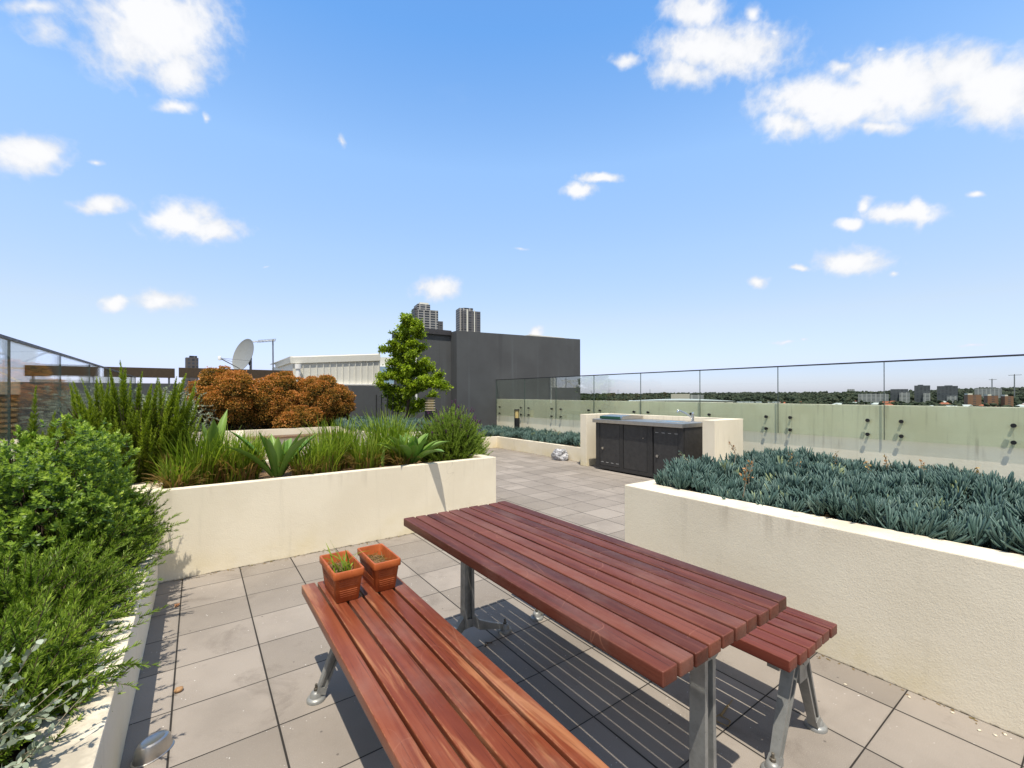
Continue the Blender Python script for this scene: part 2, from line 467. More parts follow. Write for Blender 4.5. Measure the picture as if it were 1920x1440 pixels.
# each cloud: two rows of an affine map from (azimuth, elevation) to its own ellipse, and its density
CLOUDS = [(9.735, -0.027, 0.979, 15.937, -39.592, 24.856, 0.62), (12.869, -0.037, 0.699, 7.224, -19.956, 11.845, 1.1), (22.23, -0.063, 0.533, 10.901, -33.262, 18.135, 1.0), (16.017, -0.038, 3.157, 12.059, -26.534, 16.056, 0.38), (27.34, -0.072, 0.968, 24.431, -77.937, 38.449, 0.6), (102.031, -0.277, -1.214, 25.751, -91.146, 43.393, 0.5), (27.359, -0.055, 5.695, 14.841, -42.061, 18.05, 1.0), (77.593, -0.169, 10.357, 45.253, -144.473, 59.41, 0.5), (35.061, -0.073, 4.566, 21.944, -82.689, 28.207, 1.0), (20.684, -0.048, 0.411, 8.101, -37.806, 11.921, 1.0), (20.069, -0.047, -0.49, 10.377, -54.637, 16.251, 1.0), (67.645, -0.134, 7.468, 10.681, -80.98, 13.58, 1.0), (32.008, -0.067, 1.609, 7.692, -60.156, 10.504, 1.0), (23.533, -0.064, -10.715, 1.643, -46.505, 10.197, 1.0), (18.561, -0.074, -18.78, -7.905, -38.691, 34.241, 0.95), (9.614, -0.034, -10.218, -7.361, -32.582, 27.887, 1.1), (15.37, -0.055, -15.315, -8.653, -46.416, 36.443, 0.95), (19.57, -0.076, -17.14, -9.852, -77.391, 57.832, 0.6), (59.493, -0.215, -66.658, -15.789, -59.344, 56.315, 0.55), (27.913, -0.094, -32.301, -20.426, -72.059, 68.086, 0.45), (31.232, -0.098, -24.099, -4.705, -77.859, 37.373, 0.95), (22.563, -0.071, -18.472, -9.351, -115.262, 59.591, 0.9), (10.639, -0.029, -13.387, -9.696, -31.31, 27.485, 1.1), (23.062, -0.064, -27.303, -11.508, -44.156, 34.728, 0.9), (14.02, -0.035, -18.87, -9.959, -27.045, 26.502, 1.1), (24.027, -0.056, -34.023, -15.653, -37.315, 39.983, 1.1), (18.306, -0.039, -26.653, -11.522, -27.127, 28.543, 1.1), (32.107, -0.091, -40.521, -27.149, -81.981, 78.308, 0.65), (15.403, -0.038, -20.193, -23.13, -72.356, 61.954, 0.7), (23.734, -0.051, -31.949, -17.917, -70.939, 45.316, 1.0), (80.087, -0.18, -104.124, -19.321, -78.536, 50.478, 0.9), (84.973, -0.177, -116.197, -12.295, -47.177, 30.73, 0.95), (54.241, -0.123, -68.973, -20.495, -94.492, 54.249, 1.0), (24.332, -0.053, -31.089, -8.898, -50.025, 23.138, 1.05), (49.099, -0.113, -58.981, -22.706, -148.991, 62.536, 0.8), (54.228, -0.129, -61.446, -10.986, -90.194, 32.149, 0.85), (91.545, -0.18, -131.141, -49.828, -164.286, 121.109, 0.7), (42.785, -0.078, -60.97, -24.672, -298.664, 57.951, 0.6), (28.498, -0.064, -33.496, -12.94, -195.916, 35.293, 0.45), (59.237, -0.13, -71.411, -14.46, -199.856, 38.513, 0.45), (34.352, -0.099, -21.964, -1.478, -183.208, 59.939, 0.4), (94.791, -0.298, -23.76, 7.662, -47.767, 21.914, 0.4), (68.886, -0.183, -46.553, -0.947, -93.52, 13.688, 0.9), (64.552, -0.175, -85.539, -56.071, -147.781, 154.723, 0.4), (72.248, -0.148, -96.513, -24.8, -142.188, 61.942, 0.5), (16.408, -0.039, 3.418, 31.561, -66.167, 42.173, 0.5), (77.182, -0.187, -8.657, 33.05, -251.429, 59.457, 0.3)]
SKY_STRENGTH = 0.15
EXPO = .45
SC.view_settings.view_transform = 'Standard'; SC.view_settings.look = 'None'; SC.view_settings.exposure = EXPO; SC.view_settings.gamma = 1.0
def build_world():
    w = bpy.data.worlds.new('World'); SC.world = w; w.use_nodes = True
    t = NT.__new__(NT); t.t = w.node_tree; t.N = t.t.nodes; t.L = t.t.links
    bg = t.N['Background']; bg.inputs[1].default_value = SKY_STRENGTH
    sky = t.n('ShaderNodeTexSky'); sky.sky_type = 'NISHITA'; sky.sun_disc = False
    sky.sun_elevation = SUN_EL; sky.sun_rotation = SUN_ROT
    sky.altitude = 0; sky.air_density = 1.0; sky.dust_density = .6; sky.ozone_density = 2.0
    d = t.coord('Generated')
    nrm = t.n('ShaderNodeVectorMath'); nrm.operation = 'NORMALIZE'; t.L.new(d, nrm.inputs[0]); d = nrm.outputs[0]
    x, y, z = t.sep(d)
    az = t.math('ARCTAN2', x, y); el = t.math('ARCSINE', z)
    skyc = sky.outputs[0]
    # ragged cloud edges
    n1 = t.noise(d, 13.0, 8, .60, .25); n2 = t.noise(t.mapping(d, (1, 1, 1), (5, 2, 8)), 30.0, 6, .56, .5)
    nn = t.math('ADD', t.math('MULTIPLY', t.math('SUBTRACT', n1, .5), 1.5), t.math('MULTIPLY', t.math('SUBTRACT', n2, .5), .75))
    wz = t.noise(d, 22.0, 3, .5, out='Color')
    ws = t.sep(wz)
    az2 = t.math('ADD', az, t.math('MULTIPLY', t.math('SUBTRACT', ws[0], .5), .035))
    el2 = t.math('ADD', el, t.math('MULTIPLY', t.math('SUBTRACT', ws[1], .5), .022))
    v = t.comb(az2, el2, 1.0); GROW = 1.34
    dens = None; low = None
    for c in CLOUDS:
        qq = []
        for k3 in (c[0:3], c[3:6]):
            m = t.n('ShaderNodeVectorMath'); m.operation = 'DOT_PRODUCT'; t.L.new(v, m.inputs[0])
            m.inputs[1].default_value = tuple(x_/GROW for x_ in k3); qq.append(m.outputs['Value'])
        l = t.n('ShaderNodeVectorMath'); l.operation = 'LENGTH'; t.L.new(t.comb(qq[0], qq[1], 0.0), l.inputs[0])
        q = t.math('SUBTRACT', c[6], l.outputs['Value'])
        dens = q if dens is None else t.math('MAXIMUM', dens, q)
    n3 = t.noise(t.mapping(d, (1, 1, 1), (1, 9, 4)), 26.0, 5, .55)
    bil = t.math('SUBTRACT', 1.0, t.math('ABSOLUTE', t.math('SUBTRACT', t.math('MULTIPLY', n3, 2.0), 1.0)))   # billows
    dn = t.math('ADD', t.math('ADD', dens, t.math('MULTIPLY', nn, .42)), t.math('MULTIPLY', t.math('SUBTRACT', bil, .75), .75))
    mask = t.smooth(dn, -.10, .72)
    # thin veil far around so the rest of the sky is not perfectly clean
    veil = t.math('MULTIPLY', t.smooth(t.noise(t.mapping(d, (1, 1, 3.0), (2, 7, 1)), 3.0, 7, .6, .5), .60, .82), .06)
    k = .98/SKY_STRENGTH/2**EXPO
    shade = t.smooth(t.math('ADD', dn, t.math('MULTIPLY', t.math('SUBTRACT', n1, .5), 1.6)), .05, .95)
    cc = t.mix(shade, (.83*k, .86*k, .92*k), (1.02*k, 1.02*k, 1.03*k))
    m = t.math('MAXIMUM', t.math('MULTIPLY', mask, .97), veil)
    # grade of the clear sky: pale at the horizon, deeper above
    g = t.ramp(t.math('MULTIPLY', el, 1.0), [(0.0, (.74, .75, 1.16)), (.05, (.74, .72, 1.04)), (.157, (1.08, .92, .85)), (.30, (1.26, 1.20, 1.16)), (.473, (1.35, 1.45, 1.43)), (.69, (.83, 1.26, 1.49)), (1.0, (.7, 1.1, 1.4))])
    skyc = t.mix(1.0, skyc, g, 'MULTIPLY')
    col = t.mix(m, skyc, cc)
    # unseen cloud added overhead and behind the camera for neutral fill light
    fx, fy = math.sin(YAW), math.cos(YAW)
    ahead = t.math('ADD', t.math('MULTIPLY', x, fx), t.math('MULTIPLY', y, fy))
    fill_cloud = t.math('MAXIMUM', t.smooth(el, .86, 1.10), t.smooth(ahead, .10, -.25))
    fill_cloud = t.math('MULTIPLY', fill_cloud, t.smooth(t.noise(d, 4.0, 6, .6, .3), .30, .55))
    col = t.mix(t.math('MULTIPLY', fill_cloud, .85), col, (.60*k, .565*k, .51*k))
    t.L.new(col, bg.inputs[0])
build_world()

# ------------------------------------------------------------------ leaf machinery
def norm(a): return a/np.maximum(np.linalg.norm(a, axis=-1, keepdims=True), 1e-9)
def frames(d, roll=None, hint=None):
    """rotation matrices with column 2 along d (z), column 1 = leaf normal, column 0 = leaf side"""
    d = norm(d); n = len(d)
    h = rng.normal(size=(n, 3)) if hint is None else np.broadcast_to(hint, (n, 3)) + rng.normal(size=(n, 3))*.15
    s = norm(np.cross(h, d)); nn = np.cross(d, s)
    return np.stack([s, nn, d], axis=2)
def frames_n(d, n):
    d = norm(d); s = norm(np.cross(d, n) + 1e-6); return np.stack([s, np.cross(d, s), d], axis=2)
def instances(tv, tf, pos, Rm, sc, tint, tvt=None):
    n, m = len(pos), len(tv)
    sc = np.asarray(sc)
    if sc.ndim == 1: sc = sc[:, None].repeat(3, 1)
    loc = tv[None]*sc[:, None, :]
    V = pos[:, None, :] + np.einsum('nij,nmj->nmi', Rm, loc)
    Fc = tf[None] + (np.arange(n)*m)[:, None, None]
    T = np.repeat(np.asarray(tint), m).reshape(n, m)
    if tvt is not None: T = T + tvt[None]
    return V.reshape(-1, 3), Fc.reshape(-1, tf.shape[1]), np.clip(T.reshape(-1), 0, 1)
def strip(widths, bends):
    """leaf strip, unit length along z, width along x, bending towards +y"""
    n = len(widths); tv = []
    for i, (w, b) in enumerate(zip(widths, bends)):
        z = i/(n-1)
        tv += [(-w/2, b, z), (w/2, b, z)]
    tf = [(2*i, 2*i+1, 2*i+3, 2*i+2) for i in range(n-1)]
    return np.array(tv, float), np.array(tf)
NEEDLE = strip([.09, .10, .03], [0, .03, .10])
LEAF = strip([.10, .42, .36, .05], [0, .05, .04, -.06])
OVAL = strip([.12, .5, .52, .10], [0, .06, .05, -.05])
def folded(L=.3):
    tv = np.array([(0, 0, 0), (-L/2, .10*L, .45), (L/2, .10*L, .45), (0, 0, .5), (0, -.08, 1.0)], float)
    tf = np.array([(0, 3, 1, 1), (0, 2, 3, 3), (1, 3, 4, 4), (3, 2, 4, 4)])
    return tv, tf
def tubes(paths, rad, nside=4):
    """paths (n,k,3), rad (n,k)"""
    n, k, _ = paths.shape
    t = norm(np.gradient(paths, axis=1))
    ref = np.zeros_like(t); ref[..., 0] = .3; ref[..., 1] = .9; ref[..., 2] = .2
    a = norm(np.cross(t, ref)); b = np.cross(t, a)
    ang = np.arange(nside)*2*np.pi/nside
    V = paths[:, :, None, :] + rad[:, :, None, None]*(a[:, :, None, :]*np.cos(ang)[None, None, :, None] + b[:, :, None, :]*np.sin(ang)[None, None, :, None])
    idx = np.arange(n*k*nside).reshape(n, k, nside)
    i0 = idx[:, :-1, :]; i1 = idx[:, 1:, :]
    Fq = np.stack([i0, np.roll(i0, -1, 2), np.roll(i1, -1, 2), i1], axis=-1).reshape(-1, 4)
    return V.reshape(-1, 3), Fq
def join(parts):
    V, Fs, T, o = [], [], [], 0
    for v, f, t in parts:
        V.append(v); Fs.append(f+o); T.append(t); o += len(v)
    return np.concatenate(V), np.concatenate(Fs), np.concatenate(T)

def branch_paths(p0, d, L, droop, k=8, wig=.05):
    """(n,k,3) curved branches: droop>0 bends down, <0 bends up"""
    n = len(p0); d = norm(d); s = np.linspace(0, 1, k)
    P = p0[:, None, :] + d[:, None, :]*(L[:, None]*s[None, :])[..., None]
    P[..., 2] -= (droop*L)[:, None]*s[None, :]**2
    wv = rng.normal(size=(n, 1, 3))*wig*L[:, None, None]
    P += wv*np.sin(s*np.pi*1.3)[None, :, None]
    return P
def needle_shoots(P, per, nl, nw, spread=1.05, s0=.12, taper=.65, tint=None, tipup=.25):
    """needles all round along each branch path"""
    n, k, _ = P.shape
    s = rng.uniform(s0, 1.0, size=(n, per)); s = np.sort(s, axis=1)
    x = s*(k-1); i = np.minimum(x.astype(int), k-2); f = (x-i)[..., None]
    ar = np.arange(n)[:, None]
    pos = P[ar, i]*(1-f) + P[ar, i+1]*f
    tan = norm(P[ar, i+1] - P[ar, i])
    rnd = rng.normal(size=(n, per, 3)); side = norm(rnd - tan*(rnd*tan).sum(-1, keepdims=True))
    sp = spread*(1-.55*s**3)[..., None]
    d = tan*.75 + side*sp + np.array([0, 0, tipup])
    ln = nl*(1-(1-taper)*s**2)*rng.uniform(.7, 1.25, size=(n, per))
    tt = (rng.uniform(.15, .6, size=(n, 1)) if tint is None else tint[:, None]) + (s-.5)*.5 + rng.uniform(-.15, .15, size=(n, per))
    tv, tf = NEEDLE
    tv = tv.copy(); tv[:, 0] *= nw/nl/.1
    pos, d, ln, tt = pos.reshape(-1, 3), d.reshape(-1, 3), ln.ravel(), tt.ravel()
    return instances(tv, tf, pos, frames_n(d, rng.normal(size=d.shape)*.7 + np.array([0, 0, 1.0])), ln, np.clip(tt, 0, 1))

def plant(name, label, cat, base, mat, V, Fq, T, group=None, stems=None, stem_mat=None, part='foliage', stem_part='stem', extra=None):
    t = thing(name, label, cat, base, group)
    link(part, np_mesh(part, V, Fq, T), mat, t)
    if stems is not None:
        link(stem_part, np_mesh(stem_part, stems[0], stems[1], np.full(len(stems[0]), .5)), stem_mat or M['bark'], t)
    if extra is not None:
        for nm, (v, f, tt), m in extra: link(nm, np_mesh(nm, v, f, tt), m, t)
    return t
def hemi(n, zmin=-.2):
    d = norm(rng.normal(size=(n*3, 3))); d = d[d[:, 2] > zmin][:n]
    return d
#__SPLIT__
# ------------------------------------------------------------------ terrace, planters, walls
def grid_floor():
    b = MB(); b.box((-1.25, -9, -.25), (8.75, 9.2, 0)); o = b.build('terrace_floor', M['paving']); tag(o, kind='structure')
    b = MB(); b.box((-3.2, -12, -25.5), (12.4, 14, -.255)); o = b.build('building_podium', M['concrete_pale']); tag(o, kind='structure')
grid_floor()

def planter(name, label, walls, soils, soil_z, bev=.006, soil_mat='soil'):
    w0 = walls[0][0][0] if isinstance(walls[0][0][0], tuple) else walls[0][0]
    t = thing(name, label, 'planter', (w0[0], w0[1], 0), 'rendered garden planters of the roof terrace')
    b = MB()
    for w in walls:
        if len(w) == 2: b.box(w[0], w[1], bev)
        else: b.prism(w[0], w[1], w[2])
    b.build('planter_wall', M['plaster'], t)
    b = MB()
    for i, (x0, y0, x1, y1) in enumerate(soils): b.box((x0, y0, .02), (x1, y1, soil_z - .004*i))
    b.build('soil', M[soil_mat], t)
    return t
planter('planter', 'long low cream planter along the left glass, rosemary spilling over its rim',
        [((-.335, -7.0, 0), (-.155, .258, .385)), ((-1.12, -7.0, 0), (-.98, .258, .40))], [(-.98, -7, -.335, .255)], .33)
planter('planter', 'raised cream planter of grasses, agaves and a round lavender facing the timber table',
        [((-1.12, .26, 0), (3.085, .345, .74)), ((-.42, .347, 0), (-.14, 1.60, .737)), ((2.97, .347, 0), (3.083, 1.60, .737)),
         ((-1.12, 1.602, 0), (3.085, 1.70, .74)), ((-1.12, .347, 0), (-.98, 1.60, .737))],
        [(-.98, .347, -.42, 1.60), (-.14, .347, 2.97, 1.60)], .675, soil_mat='mulch')
planter('planter', 'raised cream planter beside the right bench, full of blue succulents',
        [((3.02, -8.0, 0), (3.25, -1.79, .744)), ((3.252, -1.92, 0), (5.1, -1.79, .742)), ((4.98, -8.0, 0), (5.1, -1.922, .74))],
        [(3.25, -8, 4.98, -1.92)], .70)
planter('planter', 'knee-high cream planter wall in front of the parapet, beside the barbecue counter',
        [((7.05, 2.535, 0), (7.16, 6.19, .32)), ((5.19, 6.19, 0), (7.16, 6.30, .322)), ((7.05, -8.0, 0), (7.16, -.49, .32))],
        [(7.16, -8, 8.5, 8.38), (5.19, 6.30, 7.155, 8.38)], .285)
rear = [([(-3, 7.05), (.92, 7.05), (.92, 7.17), (-3, 7.17)], 0, .74), ([(.92, 7.052), (3.15, 7.052), (3.15, 7.168), (.92, 7.168)], 0, .739),
        ([(2.85, 4.28), (2.97, 4.28), (3.27, 7.168), (3.152, 7.168)], 0, .742), ([(2.972, 4.28), (5.08, 4.28), (5.08, 4.40), (2.985, 4.40)], 0, .741),
        ([(5.082, 4.28), (5.18, 4.28), (5.18, 8.4), (5.082, 8.4)], 0, .74),
        ([(.47, 2.40), (.60, 2.40), (.92, 7.048), (.79, 7.048)], 0, .738)]
t_rear = planter('planter', 'back cream planter folding round the seat niche, with coppery shrubs and a tree',
        rear, [(-3, 7.17, 3.2, 8.98), (3.2, 4.41, 5.08, 8.75)], .695)

def niche_seat():
    t = thing('niche_seat', 'brown timber seat set into the back planter behind the strappy grasses', 'seat', (1.7, 6.8, 0))
    for i in range(5):
        b = MB(); y = 6.56 + i*.098; b.box((.98, y, .565), (2.98, y+.088, .60), .004); b.build('slat', M['wood_seat'], t)
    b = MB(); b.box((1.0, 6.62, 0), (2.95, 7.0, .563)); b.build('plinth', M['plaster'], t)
niche_seat()

# parapet that carries the right glass
def parapet(name, label, a, b_, mat, group=None, sl=0):
    b = MB(); b.box(a, b_, .008)
    for v in b.bm.verts:
        if v.co.z > a[2]+.5: v.co.z += sl*(v.co.y - a[1])
    o = b.build(name, mat, None, origin=((a[0]+b_[0])/2, (a[1]+b_[1])/2, a[2])); tag(o, label, 'wall', group); return o
def right_parapet():
    t = thing('parapet_wall', 'long cream parapet wall behind the green tinted glass panels', 'wall', (8.6, 0, 0))
    y0, y1 = -8.0, 8.397
    b = MB()
    def top(y): return 1.325 + .0035*(y+3.5)
    b.loft([[(8.505, y, -.02), (8.74, y, -.02), (8.74, y, top(y)), (8.505, y, top(y))] for y in (y0, y1)])
    b.build('wall', M['plaster_par'], t)
right_parapet()

def balustrade(name, label, X, joints, z_bot, rail, out, rail_slope=0.0, standoff=True, y_ref=0, group=None, gm='glass'):
    t = thing(name, label, 'balustrade', (X, joints[0], 0))
    rz = lambda y: rail + rail_slope*(y-y_ref)
    th = .0065
    for i, (a, c) in enumerate(zip(joints, joints[1:])):
        lo, hi = min(a, c)+.0035, max(a, c)-.0035
        b = MB(); b.loft([[(X-th, y, z_bot), (X+th, y, z_bot), (X+th, y, rz(y)-.012), (X-th, y, rz(y)-.012)] for y in (lo, hi)])
        pane = b.build('glass_pane', M[gm], t, origin=(X, (lo+hi)/2, z_bot))
        for y in (lo, hi):   # polished dark edges
            b = MB(); b.box((X-th-.0005, y-.0014, z_bot), (X+th+.0005, y+.0014, rz(y)-.013))
            b.build('pane_edge', M['glass_edge'], pane)
        if standoff:
            for y in (lo+.195, hi-.195):
                for z in (1.100, .886):
                    s = MB()
                    def disc(x0, x1, r): s.tube([(x0, y, z), (x1, y, z)], r, 14)
                    disc(X-.022, X-.0075, .027); disc(X+.0075, X+.034*out, .017)
                    s.build('standoff', M['black'], pane, True)
    b = MB(); y0, y1 = joints[0], joints[-1]
    b.loft([[(X-.013, y, rz(y)-.012), (X+.013, y, rz(y)-.012), (X+.013, y, rz(y)+.010), (X-.013, y, rz(y)+.010)] for y in (y0, y1)])
    b.build('handrail', M['rail'], t)
    return t
balustrade('glass_balustrade', 'frameless glass balustrade with black standoffs and dark handrail along the cream parapet',
           8.47, [8.38, 6.765, 5.275, 3.79, 2.31, .832, -.655, -2.137, -3.62, -5.10, -6.58], .818, 1.985, 1, .0036, True, -3.5)
balustrade('glass_balustrade', 'frameless glass balustrade at the left edge, mirroring the satellite dish',
           -1.05, [8.95, 8.23, 6.71, 5.19, 3.675, 2.16, .645, -.87, -2.38, -3.9, -5.4], .42, 1.935, 1, 0, False, gm='glass_left')

# grey rooftop block
def grey_block():
    t = thing('plant_room', 'tall dark grey rendered rooftop block behind the lavender', 'building', (9, 11, 0))
    b = MB(); b.bm.verts
    zt = lambda x: 3.60 + (x-6.95)*.0215
    b.loft([[(x, 8.4, -.02), (x, 14, -.02), (x, 14, zt(x)), (x, 8.4, zt(x))] for x in (6.95, 12.5)])
    b.build('wall', M['grey_paint'], t)
    b = MB(); b.box((5.66, 8.802, -.02), (6.948, 10.5, 3.475), .0); b.build('side_wall', M['grey_paint'], t)
    b = MB(); b.box((5.60, 8.74, 3.477), (6.947, 10.6, 3.64), .006); b.build('roof_capping', M['capping'], t)
    b = MB(); b.tube([(5.70, 8.74, 1.2), (5.70, 8.74, 3.40), (5.72, 8.78, 3.47)], .035, 10); b.build('downpipe', M['white'], t, True)
    b = MB(); b.box((10.6, 9.2, 3.66), (13.4-1.0, 11.5, 3.86), .01); b.build('roof_hatch', M['offwhite'], t)
grey_block()
parapet('parapet_wall', 'low dark grey parapet behind the coppery shrubs, under the white shed', (-2.86, 9.0, -.02), (5.655, 9.2, 1.80), M['grey_paint'])

# hoarding panels
for x0, x1, z, lab in [(-3.02, -1.78, 1.955, 'dark brown hoarding panel at the left end, seen through the glass'),
                       (-1.72, -.37, 1.965, 'dark brown hoarding panel between two pale gaps'),
                       (-.29, 2.385, 1.98, 'longest dark brown hoarding panel below the satellite dish')]:
    t = thing('hoarding_panel', lab, 'panel', (x0, 10, 0), 'dark brown panels behind the grey parapet')
    b = MB(); b.box((x0, 10.0, z), (x1, 10.06, z+.245+(.012 if x1 > 1 else 0)), .004); b.build('panel', M['brown'], t)
    for x in (x0+.12, x1-.12):
        b = MB(); b.box((x-.02, 10.061, -.02), (x+.02, 10.10, z+.2)); b.build('post', M['galv'], t)

def shed():
    t = thing('rooftop_shed', 'off white ribbed metal rooftop shed behind the grey parapet', 'shed', (4, 12, 0))
    x0, x1, y = 2.70, 5.66, 12.0
    zt = lambda x: 2.81 + (x-2.64)*.0845
    zf = lambda x: 2.585 + (x-2.7)*.074
    b = MB(); b.loft([[(x, y, -.02), (x, y+5, -.02), (x, y+5, zf(x)+.1), (x, y, zf(x)+.1)] for x in (x0, x1)]); 
    b.build('wall', M['offwhite'], t)
    b = MB()
    n = 14
    for i in range(n):
        x = x0+.10+(x1-x0-.14)*i/(n-1)
        b.box((x-.014, y-.03, 1.93), (x+.014, y-.001, zf(x)+.05), .004)
    b.build('wall_rib', M['offwhite'], t)
    b = MB(); b.loft([[(x, y-.055, zf(x)), (x, y-.005, zf(x)), (x, y-.005, zt(x)), (x, y-.03, zt(x)), (x, y-.055, zt(x)-.03)] for x in (x0-.06, x1)])
    b.build('fascia', M['offwhite'], t)
    b = MB()   # eave along the left side
    b.loft([[(2.63, y-.05, 2.60), (2.70, y-.05, 2.60), (2.70, y-.05, 2.80), (2.60, y-.05, 2.80)], [(2.63, y+3.4, 2.62), (2.70, y+3.4, 2.62), (2.70, y+3.4, 2.76), (2.60, y+3.4, 2.76)]])
    b.build('gutter', M['offwhite'], t)
    b = MB(); b.box((x0-.1, y-.16, 1.875), (x1+.1, y-.002, 1.925), .006); b.build('base_flashing', M['white'], t)
    b = MB(); b.tube([(2.84, y-.15, .5), (2.84, y-.15, 2.46)], .075, 14); b.tube([(2.84, y-.15, 2.40), (2.84, y-.15, 2.56)], .10, 14); b.build('downpipe', M['white'], t, True)
    b = MB(); b.loft([[(x, y-.03, zt(x)-.02), (x, y+5, zt(x)+.02), (x, y+5, zt(x)+.05), (x, y-.03, zt(x)+.01)] for x in (x0-.08, x1)]); b.build('roof', M['offwhite'], t)
shed()

def sat_dish():
    c = Vector((1.19, 10.75, 2.70)); ax = Vector((-.83, -.47, .28)).normalized()
    t = thing('satellite_dish', 'large grey satellite dish rising behind the coppery shrubs', 'satellite dish', (1.35, 10.9, 0))
    a = ax.cross(Vector((0, 0, 1))).normalized(); u = a.cross(ax).normalized()
    b = MB(); rings = []
    n = 40
    for r, d in [(.02, .0), (.15, .006), (.28, .022), (.38, .042), (.455, .062), (.47, .070), (.47, .060), (.45, .048), (.28, .008), (.02, -.014)]:
        rings.append([c + ax*(d-.06) + a*math.cos(2*math.pi*k/n)*r*.92 + u*math.sin(2*math.pi*k/n)*r*1.06 for k in range(n)])
    b.loft(rings); b.build('reflector', M['dish'], t, True)
    f = c + ax*.60 - u*.33
    b = MB(); b.tube([c - u*.42 - ax*.02, f], .014, 6); b.tube([c + a*.40 - u*.2, f], .006, 5); b.tube([c - a*.40 - u*.2, f], .006, 5); b.build('feed_arm', M['galv'], t)
    b = MB(); b.lathe([(.01, -.06), (.04, -.055), (.045, .02), (.03, .05), (.01, .055)], tuple(f), 12); b.build('feed_horn', M['white'], t, True)
    b = MB(); b.box(tuple(c - ax*.26 + Vector((-.05, -.05, -.22))), tuple(c - ax*.10 + Vector((.06, .06, .05))), .01); b.build('mount_bracket', M['black'], t)
    m = c - ax*.24
    b = MB(); b.tube([(m.x, m.y, -.02), (m.x, m.y, m.z)], .035, 10); b.build('mast', M['galv'], t, True)
sat_dish()
def antenna():
    t = thing('tv_antenna', 'thin rooftop aerial mast with a comb-like boom pointing left', 'antenna', (2.09, 12.0, 0))
    b = MB(); b.tube([(2.105, 11.8, -.02), (2.09, 11.8, 3.33)], .022, 8); b.build('mast', M['galv'], t, True)
    p0, p1 = Vector((2.16, 11.75, 3.30)), Vector((1.50, 11.75, 3.20))
    b = MB(); b.tube([p0, p1], .011, 6)
    b.build('boom', M['galv'], t)
    b = MB()
    for i in range(17):
        p = p0.lerp(p1, .02+.96*i/16); w = .085 if i < 13 else .045
        b.tube([p+Vector((0, -w*2, w*.35)), p+Vector((0, w*2, -w*.35))], .006, 5)
        b.tube([p+Vector((0, -.01, -w*.45)), p+Vector((0, .01, w*.45))], .007, 5)
    b.build('elements', M['galv'], t)
antenna()

# ------------------------------------------------------------------ barbecue counter
def kitchen():
    t = thing('barbecue_counter', 'outdoor barbecue counter with charcoal doors between two cream rendered piers', 'barbecue', (7.1, 1.0, 0))
    b = MB()
    b.box((6.74, 2.345, 0), (7.60, 2.53, 1.092), .006); b.box((6.72, -.48, 0), (7.60, -.27, 1.092), .006)
    b.box((7.44, -.268, 0), (7.598, 2.343, 1.090), .0)
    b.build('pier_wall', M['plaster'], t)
    x = 6.69
    b = MB(); b.box((x+.022, .062, .06), (7.40, 2.02, .94)); b.build('carcass', M['cab_frame'], t)
    b = MB()
    for y0, y1 in ((1.929, 2.031), (1.329, 1.411), (.665, .779), (.052, .152)): b.box((x, y0, .03), (x+.05, y1, .94), .003)
    b.box((x+.002, .152, .03), (x+.02, 2.03, .095)); b.build('frame', M['cab_frame'], t)
    for (y0, y1, knob, slit) in ((1.411, 1.929, (1.838, .44), (1.86, 1.475, .165)), (.779, 1.329, None, None), (.152, .643, (.561, .42), (.575, .19, .835))):
        b = MB(); b.box((x+.006, y0+.008, .10), (x+.026, y1-.008, .93), .003); d = b.build('door', M['cab'], t)
        if knob:
            b = MB(); b.tube([(x+.008, knob[0], knob[1]), (x-.016, knob[0], knob[1])], .024, 14); b.build('knob', M['steel'], d, True)
            b = MB()
            for k in range(4):
                yy = slit[0] + (slit[1]-slit[0])*k/3
                b.box((x+.003, yy-.03, slit[2]-.004), (x+.0065, yy+.03, slit[2]+.004))
            b.build('vent_slit', M['slit'], d)
        else:
            b = MB(); b.tube([(x+.008, .867, .709), (x-.004, .867, .709)], .009, 10); b.build('gas_button', M['steel'], d, True)
    b = MB(); b.box((x+.03, .045, .03), (7.38, .060, .94)); b.build('end_panel', M['cab'], t)
    b = MB(); b.box((6.63, .028, .945), (7.435, 2.07, 1.018), .006); top = b.build('countertop', M['steel'], t)
    # recessed sink drawn as a rim and a bowl standing a little proud
    b = MB(); n = 24
    def rr(x0, y0, x1, y1, z, r=.06):
        pts = []
        for cx, cy, a0 in ((x1-r, y1-r, 0), (x0+r, y1-r, 90), (x0+r, y0+r, 180), (x1-r, y0+r, 270)):
            for k in range(6): a = R(a0+k*18); pts.append((cx+r*math.cos(a), cy+r*math.sin(a), z))
        return pts
    b.loft([rr(6.80, .22, 7.16, .70, 1.0185), rr(6.80, .22, 7.16, .70, 1.026), rr(6.83, .25, 7.13, .67, 1.028), rr(6.85, .27, 7.11, .65, 1.0195, .05)], cap=True)
    b.build('sink', M['chrome'], t, True)
    b = MB(); b.lathe([(.028, 1.018), (.028, 1.03), (.022, 1.035), (.022, 1.15), (.024, 1.16), (.018, 1.185), (.006, 1.19)], (7.22, .21, 0), 14)
    b.tube([(7.21, .22, 1.09), (7.06, .235, 1.17), (6.90, .25, 1.225), (6.85, .255, 1.225), (6.835, .256, 1.20)], .0125, 10)
    b.build('tap', M['chrome'], t, True)
    # barbecue hood
    b = MB(); b.loft([[(6.74, y, 1.022), (7.40, y, 1.022), (7.40, y, 1.075), (7.05, y, 1.10), (6.78, y, 1.082)] for y in (1.42, 1.96)]); b.build('barbecue_lid', M['steel'], t)
    b = MB(); b.box((6.715, 1.43, 1.026), (6.742, 1.95, 1.078), .008); b.build('lid_front', M['lidgreen'], t)
kitchen()

